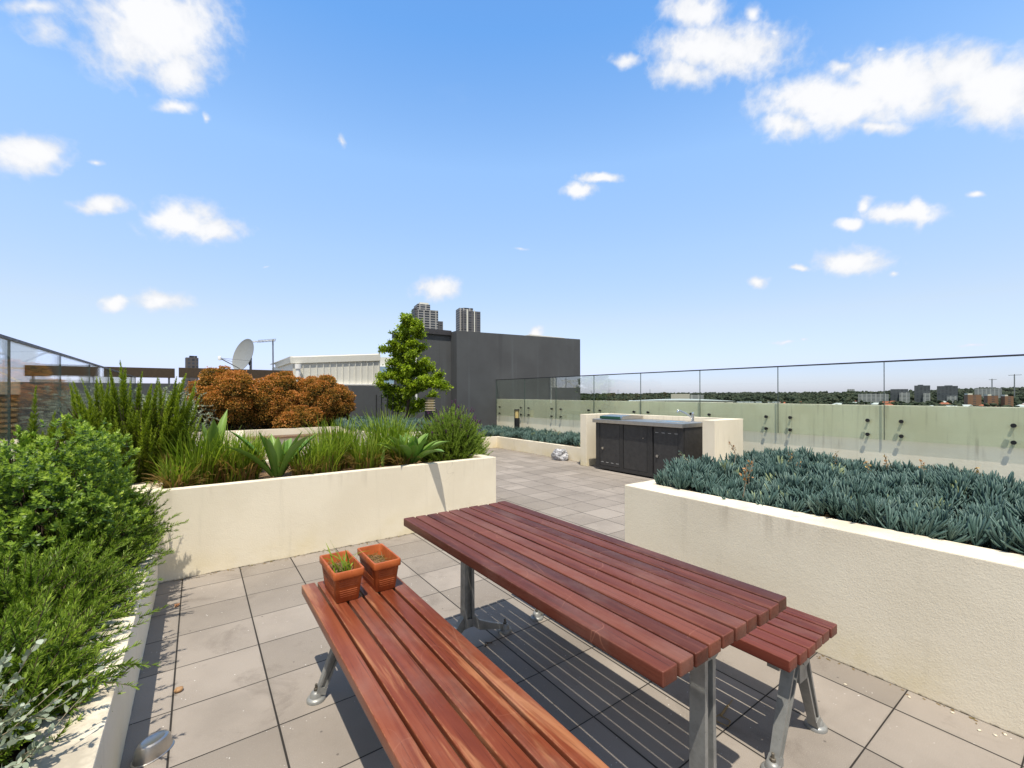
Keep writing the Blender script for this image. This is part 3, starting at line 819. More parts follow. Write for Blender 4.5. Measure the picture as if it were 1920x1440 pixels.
def bollard(label, x, y, z0, r=.075, h=.60, lamp=.21, square=False):
    t = thing('bollard_light', label, 'garden light', (x, y, z0), 'garden bollard lights in the planters')
    b = MB()
    if not square:
        b.lathe([(r, z0), (r, z0+h-lamp)], (x, y, 0), 20); b.build('post', M['black'], t, True)
        b = MB(); b.lathe([(r*.80, z0+h-lamp+.001), (r*.80, z0+h-.032)], (x, y, 0), 20); b.build('lens', M['lampglow'], t, True)
        for k in range(3):
            a = 2*math.pi*k/3+.5
            s = MB(); s.tube([(x+r*.92*math.cos(a), y+r*.92*math.sin(a), z0+h-lamp), (x+r*.92*math.cos(a), y+r*.92*math.sin(a), z0+h-.03)], .007, 6); s.build('lens_rod', M['black'], t)
        b = MB(); b.lathe([(r, z0+h-.031), (r, z0+h-.006), (r*.9, z0+h)], (x, y, 0), 20); b.build('cap', M['black'], t, True)
    else:
        w = r
        b = MB(); b.box((x-w, y-w*.8, z0), (x+w, y+w*.8, z0+h-lamp), .004); b.build('post', M['black'], t)
        b = MB(); b.box((x-w*.72, y-w*.5, z0+h-lamp+.001), (x+w*.72, y+w*.5, z0+h-.03)); b.build('lens', M['lampglow'], t)
        for k in range(5):
            z = z0+h-lamp+.02+(lamp-.06)*k/4.3
            s = MB(); s.loft([[(x-w*1.02, y-w*.86, z-.012), (x+w*1.02, y-w*.86, z-.012), (x+w*1.02, y+w*.86, z-.012), (x-w*1.02, y+w*.86, z-.012)],
                              [(x-w*.85, y-w*.6, z+.012), (x+w*.85, y-w*.6, z+.012), (x+w*.85, y+w*.6, z+.012), (x-w*.85, y+w*.6, z+.012)]]); s.build('louvre', M['twig'], t)
        b = MB(); b.box((x-w*1.1, y-w*.9, z0+h-.029), (x+w*1.1, y+w*.9, z0+h), .004); b.build('cap', M['capping'], t)
bollard('slim black bollard light with amber lens among low succulents before the parapet', 8.19, 6.79, .285, .085, .775, .27)
bollard('louvred square bollard light between the tree and the lavender', 4.97, 6.18, .695, .105, .75, .34, True)
bollard('black bollard light at the right edge of the succulent bed', 5.55-.62, -3.93, .70, .07, .50, .21)

# ------------------------------------------------------------------ table and benches
def slats(t, x0, x1, n, gap, y0, y1, z0, z1, mat):
    w = ((x1-x0) - gap*(n-1))/n
    for i in range(n):
        a = x0 + i*(w+gap)
        b = MB(); dy = random.uniform(-.004, .004)
        b.box((a, y0+dy, z0+random.uniform(-.0015, .0015)), (a+w, y1+dy, z1+random.uniform(-.0015, .0012)), .0055, 3)
        o = b.build('slat', mat, t, True)
        at_ = o.data.attributes.new('edge', 'FLOAT', 'FACE')
        at_.data.foreach_set('value', [0.0 if max(abs(q) for q in p.normal) > .97 else 1.0 for p in o.data.polygons])

def pocket_column(mb, cx, cy, z0, z1, w0, d0, w1, d1):
    """cast column of H section: flanges on the X sides, recessed pockets in the Y faces"""
    fl = .017
    for sx in (-1, 1):
        mb.loft([[(cx+sx*w0/2, cy-d0/2, z0), (cx+sx*(w0/2-fl), cy-d0/2, z0), (cx+sx*(w0/2-fl), cy+d0/2, z0), (cx+sx*w0/2, cy+d0/2, z0)],
                 [(cx+sx*w1/2, cy-d1/2, z1), (cx+sx*(w1/2-fl), cy-d1/2, z1), (cx+sx*(w1/2-fl), cy+d1/2, z1), (cx+sx*w1/2, cy+d1/2, z1)]])
    mb.loft([[(cx-w0/2+fl, cy-d0*.16, z0), (cx+w0/2-fl, cy-d0*.16, z0), (cx+w0/2-fl, cy+d0*.16, z0), (cx-w0/2+fl, cy+d0*.16, z0)],
             [(cx-w1/2+fl, cy-d1*.16, z1), (cx+w1/2-fl, cy-d1*.16, z1), (cx+w1/2-fl, cy+d1*.16, z1), (cx-w1/2+fl, cy+d1*.16, z1)]])
    # closed, rounded ends of the pockets
    for z, h, w, d in ((z0, .05, w0, d0), (z1-.085, .085, w1, d1)):
        mb.box((cx-w/2+.003, cy-d/2+.002, z), (cx+w/2-.003, cy+d/2-.002, z+h), .004)
    zs = z0+.12; 
def foot(x, y, t, sx):
    f = MB(); f.lathe([(.044, 0), (.044, .010), (.040, .016), (.030, .020), (.026, .038), (.018, .046), (.004, .048)], (x, y, 0), 20)
    o = f.build('foot', M['cast'], t, True)
    s = MB(); s.lathe([(.011, .046), (.011, .058), (.006, .060), (.006, .078), (.001, .080)], (x, y, 0), 8); s.build('bolt', M['cast_dirt'], o)

def table():
    x0, x1, y0, y1 = 1.062, 1.772, -3.560, -1.830
    t = thing('picnic_table', 'dark red timber slatted picnic table on grey cast metal legs', 'table', ((x0+x1)/2, (y0+y1)/2, 0))
    slats(t, x0, x1, 10, .0095, y0, y1, .752, .795, M['wood_table'])
    cx = (x0+x1)/2
    for cy, s in ((-3.455, -1), (-1.945, 1)):
        b = MB()
        pocket_column(b, cx, cy, .115, .742, .068, .056, .060, .052)
        b.bar((cx-.31, cy, .735), (cx+.31, cy, .735), .05, .032, side=(0, 1, 0))
        for sx in (-1, 1):
            pts = [(cx+sx*.030, .150, .075), (cx+sx*.075, .105, .058), (cx+sx*.16, .072, .040), (cx+sx*.255, .040, .026)]
            rings = []
            for x, z, h in pts: rings.append([(x, cy-.020*(.6+.4*h/.07), z-h/2), (x, cy+.020*(.6+.4*h/.07), z-h/2), (x, cy+.016*(.6+.4*h/.07), z+h/2), (x, cy-.016*(.6+.4*h/.07), z+h/2)])
            b.loft(rings)
        leg = b.build('leg', M['cast'], t)
        for sx in (-1, 1): foot(cx+sx*.272, cy, leg, sx)
        b = MB(); b.tube([(cx, cy-.029*1, .705), (cx, cy-.040, .705)], .033, 20); b.tube([(cx, cy-.040, .705), (cx, cy-.043, .705)], .027, 20)
        b.build('end_cap', M['cast'], leg, True)
    b = MB(); b.box((cx-.030, -3.43, .70), (cx+.030, -1.97, .742), .004); b.build('stretcher', M['cast'], t)
    return t
table()

def bench(x0, x1, y0, y1, mat, label):
    cx = (x0+x1)/2
    t = thing('picnic_bench', label, 'bench', (cx, (y0+y1)/2, 0), 'timber benches beside the picnic table')
    zt = .487
    slats(t, x0, x1, 6, .012, y0, y1, zt-.045, zt, mat)
    for cy in (y0+.075, y1-.24):
        b = MB()
        b.bar((cx-.205, cy, zt-.060), (cx+.205, cy, zt-.060), .045, .028, side=(0, 1, 0))
        b.bar((cx, cy, .30), (cx, cy, zt-.062), .066, .058, .070, .060, side=(1, 0, 0))
        for sx in (-1, 1):
            # I-section splayed leg: two flanges and a web
            p0, p1 = Vector((cx+sx*.028, cy, .415)), Vector((cx+sx*.190, cy, .030))
            d = (p1-p0).normalized(); n = Vector((d.z, 0, -d.x))
            for q in (-1, 1): b.bar(p0+n*q*.021, p1+n*q*.014, .011, .050, .010, .034, side=tuple(n))
            b.bar(p0, p1, .040, .016, .024, .012, side=tuple(n))
            b.bar(p0.lerp(p1, .93), p1, .040, .040, .046, .046, side=tuple(n))
        leg = b.build('leg', M['cast'], t)
        for sx in (-1, 1): foot(cx+sx*.207, cy, leg, sx)
        b = MB(); b.tube([(cx, cy-.031, zt-.085), (cx, cy-.042, zt-.085)], .030, 20); b.build('end_cap', M['cast'], leg, True)
    for sx in (-1, 1):
        b = MB(); b.box((cx+sx*.16-.013, y0+.05, zt-.0745), (cx+sx*.16+.013, y1-.2, zt-.047), .003); b.build('rail', M['cast'], t)
    return t
bench(.552, 1.012, -3.525, -1.680, M['wood_bench'], 'worn orange-brown timber bench in front, carrying two terracotta pots')
bench(1.925, 2.395, -3.505, -1.70, M['wood_bench_red'], 'dark red timber bench behind the table, next to the right planter wall')

# ------------------------------------------------------------------ pots and small things
def pot(label, x0, x1, y0, y1, z0, z1, sprout=False):
    cx, cy = (x0+x1)/2, (y0+y1)/2
    t = thing('flower_pot', label, 'flower pot', (cx, cy, z0), 'terracotta pots on the bench')
    hx, hy = (x1-x0)/2, (y1-y0)/2
    def ring(fx, fy, z, r=.012):
        ax, ay = hx*fx, hy*fy; pts = []
        for sx, sy, a0 in ((1, 1, 0), (-1, 1, 90), (-1, -1, 180), (1, -1, 270)):
            for k in range(4): a = R(a0+30*k); pts.append((cx+sx*(ax-r)+r*math.cos(a), cy+sy*(ay-r)+r*math.sin(a), z))
        return pts
    b = MB(); H = z1-z0
    b.loft([ring(.70, .80, z0), ring(.72, .82, z0+.004), ring(.90, .925, z1-.036), ring(.985, .99, z1-.034), ring(1, 1, z1-.028), ring(1, 1, z1-.004), ring(.975, .985, z1),
            ring(.865, .925, z1), ring(.84, .91, z1-.006), ring(.78, .87, z1-.07), ring(.74, .84, z0+.06)], cap=True)
    b.build('pot_body', M['terracotta'], t, True)
    b = MB()
    for k in range(9):
        if k == 4: continue
        z = z0+.028+k*.0105
        f = .70 + .20*(z-z0)/(H-.036); fy = .80 + .125*(z-z0)/(H-.036)
        for s in (-1, 1):
            b.tube([(cx-hx*f*.70, cy+s*hy*fy, z), (cx+hx*f*.70, cy+s*hy*fy, z)], .0024, 5)
            b.tube([(cx+s*hx*f, cy-hy*fy*.75, z), (cx+s*hx*f, cy+hy*fy*.75, z)], .0024, 5)
    b.build('ribs', M['terracotta'], t)
    b = MB(); nx, ny = 10, 18; vs = []
    for j in range(ny):
        for i in range(nx):
            u, v = -1+2*i/(nx-1), -1+2*j/(ny-1)
            vs.append(b.bm.verts.new((cx+u*hx*.80, cy+v*hy*.88, z1-.062+random.uniform(-.006, .006)+.012*(1-u*u))))
    for j in range(ny-1):
        for i in range(nx-1): b.bm.faces.new([vs[j*nx+i], vs[j*nx+i+1], vs[(j+1)*nx+i+1], vs[(j+1)*nx+i]])
    b.build('soil', M['mulch'], t)
    # straw scraps
    n = 260
    pos = np.stack([rng.uniform(cx-hx*.72, cx+hx*.72, n), rng.uniform(cy-hy*.8, cy+hy*.8, n), np.full(n, z1-.052)+rng.uniform(0, .014, n)], 1)
    d = rng.normal(size=(n, 3))*np.array([1, 1, .3])
    v, f, tt = instances(*strip([.09, .1, .06], [0, .02, 0]), pos, frames(d), rng.uniform(.015, .04, n), rng.uniform(0, .28, n))
    link('straw', np_mesh('straw', v, f, tt), M['grass'], t)
    if sprout:
        n = 20
        bp = np.stack([cx+hx*.1+rng.normal(size=n)*.022, cy-hy*.35+rng.normal(size=n)*.03, np.full(n, z1-.06)], 1)
        v, f, tt = blades(bp, rng.uniform(.09, .20, n), rng.uniform(.007, .011, n), rng.uniform(.25, 1.6, n), rng.uniform(.5, .9, n))
        link('sprout', np_mesh('sprout', v, f, tt), M['grass'], t)
    return t

def blades(bp, L, W, lean, tint, k=7, az=None, gravity=1.0, tipw=.08):
    """arching strap leaves growing from bp"""
    n = len(bp)
    az = rng.uniform(0, 2*np.pi, n) if az is None else az
    s = np.linspace(0, 1, k)
    out = np.stack([np.cos(az), np.sin(az), np.zeros(n)], 1)
    ang = (lean[:, None]*(.25 + gravity*s[None, :]**1.4*.9))
    ang = np.minimum(ang, 2.6)
    step = (L/(k-1))[:, None]
    hx = np.cumsum(np.sin(ang)*step, 1) - np.sin(ang[:, :1])*step
    hz = np.cumsum(np.cos(ang)*step, 1) - np.cos(ang[:, :1])*step
    P = bp[:, None, :] + out[:, None, :]*hx[..., None]; P[..., 2] += hz
    side = np.stack([-np.sin(az), np.cos(az), np.zeros(n)], 1)
    tw = rng.uniform(-.5, .5, n)
    side = norm(side + out*tw[:, None] )
    w = W[:, None]*np.interp(s, [0, .3, .75, 1], [.65, 1, .8, tipw])[None, :]
    A = P - side[:, None, :]*w[..., None]/2; B = P + side[:, None, :]*w[..., None]/2
    C = P.copy(); C[..., 2] -= W[:, None]*.18
    V = np.stack([A, C, B], 2).reshape(-1, 3)
    idx = np.arange(n*k*3).reshape(n, k, 3)
    F1 = np.stack([idx[:, :-1, 0], idx[:, :-1, 1], idx[:, 1:, 1], idx[:, 1:, 0]], -1).reshape(-1, 4)
    F2 = np.stack([idx[:, :-1, 1], idx[:, :-1, 2], idx[:, 1:, 2], idx[:, 1:, 1]], -1).reshape(-1, 4)
    T = np.repeat(tint, k*3) + np.tile(np.repeat((s-.5)*.12, 3), n)
    return V, np.concatenate([F1, F2]), np.clip(T, 0, 1)

pot('terracotta pot with a small green sprout, left one on the front bench', .628, .778, -2.045, -1.735, .488, .645, True)
pot('terracotta pot with only bare straw mulch, nearer the table', .826, .970, -2.035, -1.735, .488, .645)

def bowl():
    o = MB(); c = (-.052, -1.868, 0)
    o.lathe([(.0785, 0.0), (.080, .003), (.074, .005), (.071, .018), (.066, .046), (.058, .058), (.046, .062), (.040, .0605), (.001, .0605)], c, 32, 1.0, .66, R(38))
    ob = o.build('steel_bowl', M['steel'], None, True, origin=c)
    tag(ob, 'oval stainless steel bowl turned upside down on the paving, bottom left', 'bowl')
bowl()
def stone():
    bm = bmesh.new(); bmesh.ops.create_icosphere(bm, subdivisions=4, radius=1)
    from mathutils import noise
    for v in bm.verts:
        p = v.co.copy(); n = noise.noise(p*1.3+Vector((3, 1, 7)))*.35 + noise.noise(p*3.1)*.16 + noise.noise(p*7)*.07
        q = p*(1+n); v.co = Vector((q.x*.15, q.y*.20, max(-.02, q.z*.16+.085)))
        v.co.z = max(v.co.z, 0)
    me = bpy.data.meshes.new('stone'); bm.to_mesh(me); bm.free()
    t = NT('streaky_grey_stone'); p = t.coord('Object')
    w = t.noise(t.mapping(p, (9, 9, 30), rot=(.5, .6, .3)), 1.0, 5, .7, 1.2)
    col = t.ramp(w, [(.34, (.07, .07, .075)), (.48, (.26, .26, .27)), (.60, (.55, .54, .55))]); t.bump(w, .8, .02)
    o = link('stone', me, t.fin(col, .55)); o.location = (6.93, 3.38, 0); o.rotation_euler = (0, 0, .35)
    tag(o, 'streaky grey stone lying on the paving against the low planter wall', 'stone')
stone()
def pebble(name, label, cat, loc, s, col, group=None):
    bm = bmesh.new(); bmesh.ops.create_icosphere(bm, subdivisions=2, radius=1)
    for v in bm.verts: v.co = Vector((v.co.x*s[0], v.co.y*s[1], v.co.z*s[2]+s[2]*.85))*random.uniform(.88, 1.1)
    me = bpy.data.meshes.new(name); bm.to_mesh(me); bm.free()
    me.polygons.foreach_set('use_smooth', [True]*len(me.polygons))
    m = bpy.data.materials.get('stone_'+name) or simple('stone_'+name, col, .7, .4, 60)
    o = link(name, me, m); o.location = loc; o.rotation_euler = (0, 0, random.uniform(0, 3)); tag(o, label, cat, group)
pebble('pebble', 'round tan pebble on the paving beside the left joint', 'pebble', (.022, -1.448, 0), (.021, .017, .013), (.42, .24, .11))
for i, (x, y) in enumerate([(2.985, -3.769), (2.93, -3.864), (2.945, -3.91), (2.985, -3.935), (2.818, -3.401), (2.96, -3.62)]):
    pebble('plaster_chip', 'tiny pale flake of render fallen at the foot of the right planter wall', 'render flake', (x, y, 0), (.008, .006, .003), (.75, .66, .5), 'fallen render flakes along the right wall')
def scraps():
    b = MB()   # dry curled leaf
    b.loft([[(-.03, -.330, .004), (-.008, -.322, .010), (-.008, -.322, .011), (-.03, -.330, .005)], [(-.034, -.305, .018), (-.002, -.298, .016), (-.002, -.298, .017), (-.034, -.305, .019)], [(-.026, -.285, .006), (-.012, -.282, .004), (-.012, -.282, .005), (-.026, -.285, .007)]])
    o = b.build('dry_leaf', simple('dry_leaf_brown', (.24, .10, .035), .8), None, origin=(-.016, -.309, 0)); tag(o, 'curled brown dry leaf on the paving near the planter corner', 'leaf')
    b = MB(); b.tube([(1.49, -2.025, .006), (1.52, -2.012, .012), (1.545, -2.018, .006)], .004, 5); b.tube([(1.52, -2.012, .012), (1.515, -1.99, .006)], .003, 5)
    o = b.build('twig', M['bark'], None, origin=(1.51, -2.017, 0)); tag(o, 'short dark twig lying in the shade under the table', 'twig')
    pts = [(2.235, -3.120, .003), (2.16, -3.135, .006), (2.09, -3.14, .006), (2.05, -3.135, .004), (2.03, -3.155, .005), (2.045, -3.20, .004), (2.085, -3.19, .004), (2.08, -3.15, .005)]
    b = MB(); b.tube(pts, .0022, 5); b.tube([(2.17, -3.130, .005), (2.08, -3.146, .006)], .005, 5)
    o = b.build('string', simple('jute_string', (.34, .23, .10), .9), None, origin=(2.1, -3.15, 0)); tag(o, 'frayed yellow string lying in a paving joint under the right bench', 'string')
scraps()
#__PLANTS__
# ------------------------------------------------------------------ planting
def jit(n, s): return rng.normal(size=(n, 3))*s

def upright_rosemary(label, c, z0, n, r0, r1, h, L0=.26, group='rosemary bushes in the left planter'):
    """vase of upright brush-like shoots: narrow at the foot, spiky and wide above"""
    f = rng.uniform(0, 1, n)**.75
    rr = (r0 + (r1-r0)*f)*np.sqrt(rng.uniform(.12, 1, n)); a = rng.uniform(0, 2*np.pi, n)
    top = h*(.84 - .26*(rr/r1)**2)*rng.uniform(.9, 1.05, n)
    L = L0*rng.uniform(.6, 1.35, n)
    zb = z0 + np.maximum(f*top - L*.9, -.02)
    base = np.stack([c[0]+rr*np.cos(a), c[1]+rr*np.sin(a)*.85, zb], 1)
    d = np.stack([np.cos(a)*rr/r1*.34, np.sin(a)*rr/r1*.30, np.full(n, 1.0)], 1) + jit(n, .10)
    P = branch_paths(base, d, L, np.full(n, -.10), 8, .03)
    V = needle_shoots(P, 200, .032, .0064, 1.1, .0, .35, tipup=.38, tint=np.clip(rng.normal(.33, .14, n) + .12*(f-.5), .05, .8))
    # the long leader spikes that stand clear of the body
    k = max(6, n//15)
    a3 = rng.uniform(0, 2*np.pi, k); q3 = np.sqrt(rng.uniform(.02, 1, k))*r1*.92
    L3 = h*rng.uniform(.38, .58, k)
    z3 = z0 + h*(1.04 - .22*(q3/r1)**2)*rng.uniform(.86, 1.10, k) - L3
    B3 = np.stack([c[0]+q3*np.cos(a3)*.86, c[1]+q3*np.sin(a3)*.75, z3], 1)
    D3 = np.stack([np.cos(a3)*q3/r1*.26 + .05, np.sin(a3)*q3/r1*.2, np.ones(k)], 1) + jit(k, .05)
    P3 = branch_paths(B3, D3, L3, np.full(k, -.05), 9, .02)
    V3 = needle_shoots(P3, 620, .052, .0070, 1.0, .0, .26, tipup=.50, tint=np.clip(rng.normal(.36, .10, k), .1, .7))
    V = join([V, V3])
    m = 60
    a2 = rng.uniform(0, 2*np.pi, m); q = rng.uniform(.2, .9, m)*r1
    B2 = np.stack([np.full(m, c[0]), np.full(m, c[1]), np.full(m, z0-.02)], 1) + jit(m, .04)*np.array([1, 1, 0])
    D2 = np.stack([np.cos(a2)*q, np.sin(a2)*q, np.full(m, h*.75)], 1)
    P2 = branch_paths(B2, D2, np.linalg.norm(D2, axis=1), np.zeros(m), 8, .03)
    D2 *= .8
    sv, sf = tubes(P2, np.linspace(.007, .002, 8)[None].repeat(m, 0))
    return plant('rosemary_bush', label, 'rosemary', (c[0], c[1], z0), M['rosemary_up'], *V, group, (sv, sf))
upright_rosemary('tall upright rosemary with spiky tips, at the corner beside the grass planter', (-.36, .98), .66, 620, .13, .46, 1.02)
upright_rosemary('thin upright rosemary spikes in front of the glass, beside the tall bush', (-.84, .66), .66, 60, .06, .20, .66)
upright_rosemary('rosemary spikes poking up behind the leafy shrub at the left edge', (-.90, .10), .33, 70, .06, .16, 1.10)

def trailing_rosemary(label, c, rad, z0, n, L0, over, seedtint=.0, group='rosemary bushes in the left planter', needle=.031, per=105, arms=()):
    d = hemi(n, -.12)
    p = np.array([c[0], c[1], z0]) + d*np.array(rad)*rng.uniform(.25, .88, (n, 1))
    dd = d*np.array([1.0, .8, .55]) + np.array([over[0], over[1], .62]) + jit(n, .28)
    L = L0*rng.uniform(.55, 1.25, n)
    P = branch_paths(p, dd, L, rng.uniform(-.25, .30, n), 9, .05)
    if arms:   # loose arms that reach over the rim and throw their shadows on the paving
        ar = [q for q in arms for _ in range(3)]; k = len(ar)
        PA = branch_paths(np.array([q[0] for q in ar]) + jit(k, .02), norm(np.array([q[1] for q in ar])) + jit(k, .10), np.array([q[2] for q in ar])*rng.uniform(.8, 1.2, k), np.array([q[3] for q in ar]), 9, .03)
        P = np.concatenate([P, PA]); n += k
    V1 = needle_shoots(P, per, needle, .0050, .95, .03, .65, tipup=.30, tint=np.clip(rng.normal(.42, .15, n)+seedtint, .05, .8))
    sv, sf = tubes(P, np.linspace(.0035, .001, 9)[None].repeat(n, 0))
    return plant('rosemary_bush', label, 'rosemary', (c[0], c[1], .33), M['rosemary'], *V1, group, (sv, sf), M['bark'])
trailing_rosemary('dark green rosemary spilling over the planter corner below the grasses', (-.52, -.42, 0), (.34, .50, .40), .33, 520, .22, (.20, .05), arms=[((-.36, -.62, .46), (1, .0, .18), .36, .12), ((-.38, -.30, .50), (1, -.05, .40), .32, .25)])
trailing_rosemary('rosemary sprawling over the low rim halfway along the left planter', (-.53, -1.18, 0), (.30, .48, .30), .33, 480, .22, (.22, -.05), arms=[((-.36, -1.15, .44), (1, .1, .42), .28, .2), ((-.36, -1.55, .42), (1, .15, .55), .27, .1)])
trailing_rosemary('nearest rosemary with loose arms reaching over the low rim', (-.50, -1.92, 0), (.27, .42, .24), .33, 360, .20, (.24, -.10), .05, arms=[((-.34, -1.95, .40), (1, -.1, .25), .24, .2)])
trailing_rosemary('bright rosemary tuft against the grass planter wall, throwing a shadow on it', (-.40, .02, 0), (.22, .20, .40), .40, 260, .22, (.22, .0), .06, arms=[((-.42, .02, .55), (.95, .12, .62), .36, .1), ((-.36, -.10, .62), (.9, .2, .9), .34, .0)])
def leafy_shrub():
    # westringia-like dome of small leaf rosettes
    n = 2500
    d = hemi(n, -.35)
    lump = 1 + .12*np.sin(d[:, 0]*9+1)*np.sin(d[:, 1]*8+2) + .11*np.sin(d[:, 2]*13+d[:, 0]*7) + rng.normal(size=n)*.05
    c = np.array([-.64, -.22, .58]); rad = np.array([.39, .58, .70])
    d = np.sign(d)*np.abs(d)**.82; d[:, 2] *= .96
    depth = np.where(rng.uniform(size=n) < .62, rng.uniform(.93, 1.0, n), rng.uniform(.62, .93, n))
    p = c + d*rad*(lump*depth)[:, None]
    p[:, 0] = np.maximum(p[:, 0], -1.02)
    up = norm(d*np.array([1, 1, .9]) + np.array([0, 0, .55]) + jit(n, .3))
    per = 15
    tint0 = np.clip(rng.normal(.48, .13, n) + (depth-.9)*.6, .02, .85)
    a = rng.uniform(0, 2*np.pi, (n, per)); k = np.linspace(0, 1, per)[None]
    F0 = frames(up)
    s = np.sin(.35+1.15*(1-k)); cz = np.cos(.35+1.15*(1-k))
    dirs = F0[:, None, :, 0]*(np.cos(a)*s)[..., None] + F0[:, None, :, 1]*(np.sin(a)*s)[..., None] + up[:, None, :]*(cz*np.ones_like(a))[..., None]
    pos = p[:, None, :] + up[:, None, :]*((k-.7)*.040)[..., None]
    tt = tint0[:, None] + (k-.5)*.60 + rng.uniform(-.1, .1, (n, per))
    ln = rng.uniform(.024, .037, (n, per))*(1-.35*k)
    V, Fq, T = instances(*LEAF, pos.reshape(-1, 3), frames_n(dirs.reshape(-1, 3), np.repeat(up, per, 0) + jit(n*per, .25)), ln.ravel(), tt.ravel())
    m = 160
    dd = hemi(m, 0); P = branch_paths(np.tile(c*np.array([1, 1, .6]), (m, 1)), dd*rad, np.linalg.norm(dd*rad, axis=1)*1.0, np.zeros(m), 6, .06)
    sv, sf = tubes(P, np.linspace(.006, .002, 6)[None].repeat(m, 0))
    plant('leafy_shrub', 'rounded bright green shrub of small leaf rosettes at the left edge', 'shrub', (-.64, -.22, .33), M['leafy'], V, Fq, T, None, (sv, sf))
leafy_shrub()

def silver_sprays(name, label, base, n, dirs, L0, leaf, per, droop, rad=.0022, spread=.9, p_sp=.06):
    p = np.array(base) + jit(n, p_sp)
    d = np.array(dirs) + jit(n, .38)
    P = branch_paths(p, d, L0*rng.uniform(.5, 1.2, n), rng.uniform(-.1, droop, n), 8, .06)
    s = rng.uniform(.08, 1, (n, per)); x = s*7; i = np.minimum(x.astype(int), 6); f = (x-i)[..., None]; ar = np.arange(n)[:, None]
    pos = P[ar, i]*(1-f)+P[ar, i+1]*f; tan = norm(P[ar, i+1]-P[ar, i])
    dr = tan*.6 + rng.normal(size=(n, per, 3))*spread*.6
    tt = rng.uniform(.3, 1.0, (n, per))
    V = instances(*OVAL, pos.reshape(-1, 3), frames(dr.reshape(-1, 3)), (leaf*rng.uniform(.6, 1.2, (n, per))).ravel(), tt.ravel())
    sv, sf = tubes(P, np.linspace(rad, rad*.5, 8)[None].repeat(n, 0))
    return plant(name, label, 'shrub', (base[0], base[1], base[2]), M['silver'], *V, None, (sv, sf), M['twig'])
silver_sprays('silver_shrub', 'pale silver leafed sprays in the bottom left corner, nearest the camera', (-.50, -2.33, .44), 60, (.55, .12, .60), .26, .024, 24, .35, .0018)
silver_sprays('silver_shrub', 'wispy silver bush between the upright rosemary and the coppery shrubs', (-.35, 7.72, .76), 800, (.0, -.12, .55), .52, .040, 48, .30, .004, p_sp=.27, spread=1.1)

# grasses in the raised planter
def grass_clump(label, c, z0, n, r, h, dry=.28, wide=.011, group='strappy grass clumps in the raised planter'):
    a = rng.uniform(0, 2*np.pi, n); rr = np.sqrt(rng.uniform(0, 1, n))*r
    bp = np.stack([c[0]+rr*np.cos(a), c[1]+rr*np.sin(a), np.full(n, z0)], 1)
    az = a + rng.normal(size=n)*.9
    isdry = rng.uniform(size=n) < dry
    L = h*rng.uniform(.55, 1.12, n)*np.where(isdry, .75, 1.0)
    lean = np.where(isdry, rng.uniform(.3, 1.7, n), rng.uniform(.08, .85, n))
    tint = np.where(isdry, rng.uniform(0, .24, n), rng.uniform(.36, 1.0, n))
    v = blades(bp, L, wide*rng.uniform(.6, 1.3, n), lean, tint, 8, az, 1.0)
    # cut, dead stalks low in the clump
    m = n//3
    a2 = rng.uniform(0, 2*np.pi, m); r2 = np.sqrt(rng.uniform(0, 1, m))*r*1.05
    b2 = np.stack([c[0]+r2*np.cos(a2), c[1]+r2*np.sin(a2), np.full(m, z0)], 1)
    v2 = blades(b2, h*rng.uniform(.2, .5, m), wide*rng.uniform(.6, 1.1, m), rng.uniform(.1, .9, m), rng.uniform(0, .3, m), 5, None, .6, .5)
    V, Fq, T = join([v, v2])
    return plant('grass_clump', label, 'grass', (c[0], c[1], z0), M['grass'], V, Fq, T, group)
Z = .675
grass_clump('widest grass clump with many dry stalks, at the left end of the raised planter', (.10, .80), Z, 620, .23, .53, .34)
grass_clump('grass clump just left of the big leaning agave', (.44, .72), Z, 400, .15, .46, .3)
grass_clump('grass clump spilling brown blades over the left inner wall', (-.04, .52), Z, 230, .09, .34, .5)
grass_clump('green grass clump just right of the big leaning agave', (1.18, .72), Z, 400, .17, .44, .22)
grass_clump('tall grass clump in the middle of the raised planter', (1.42, 1.06), Z, 420, .19, .56, .15)
grass_clump('grass clump beside the lone yellow leaf', (1.62, .66), Z, 330, .14, .42, .3)
grass_clump('tallest bright grass clump left of the green agave rosette', (1.98, 1.02), Z, 420, .19, .64, .12)
grass_clump('short grass clump with straw at its foot beside the agave rosette', (2.02, .60), Z, 260, .11, .40, .45)
grass_clump('back grass clump half hidden behind the agave rosette', (2.30, 1.30), Z, 240, .15, .46, .15)
grass_clump('small grass clump with brown tips at the foot of the leaning agave', (.98, .58), Z, 260, .11, .36, .45)
grass_clump('back grass clump behind the two upright agave leaves', (.52, 1.22), Z, 260, .16, .44, .1)

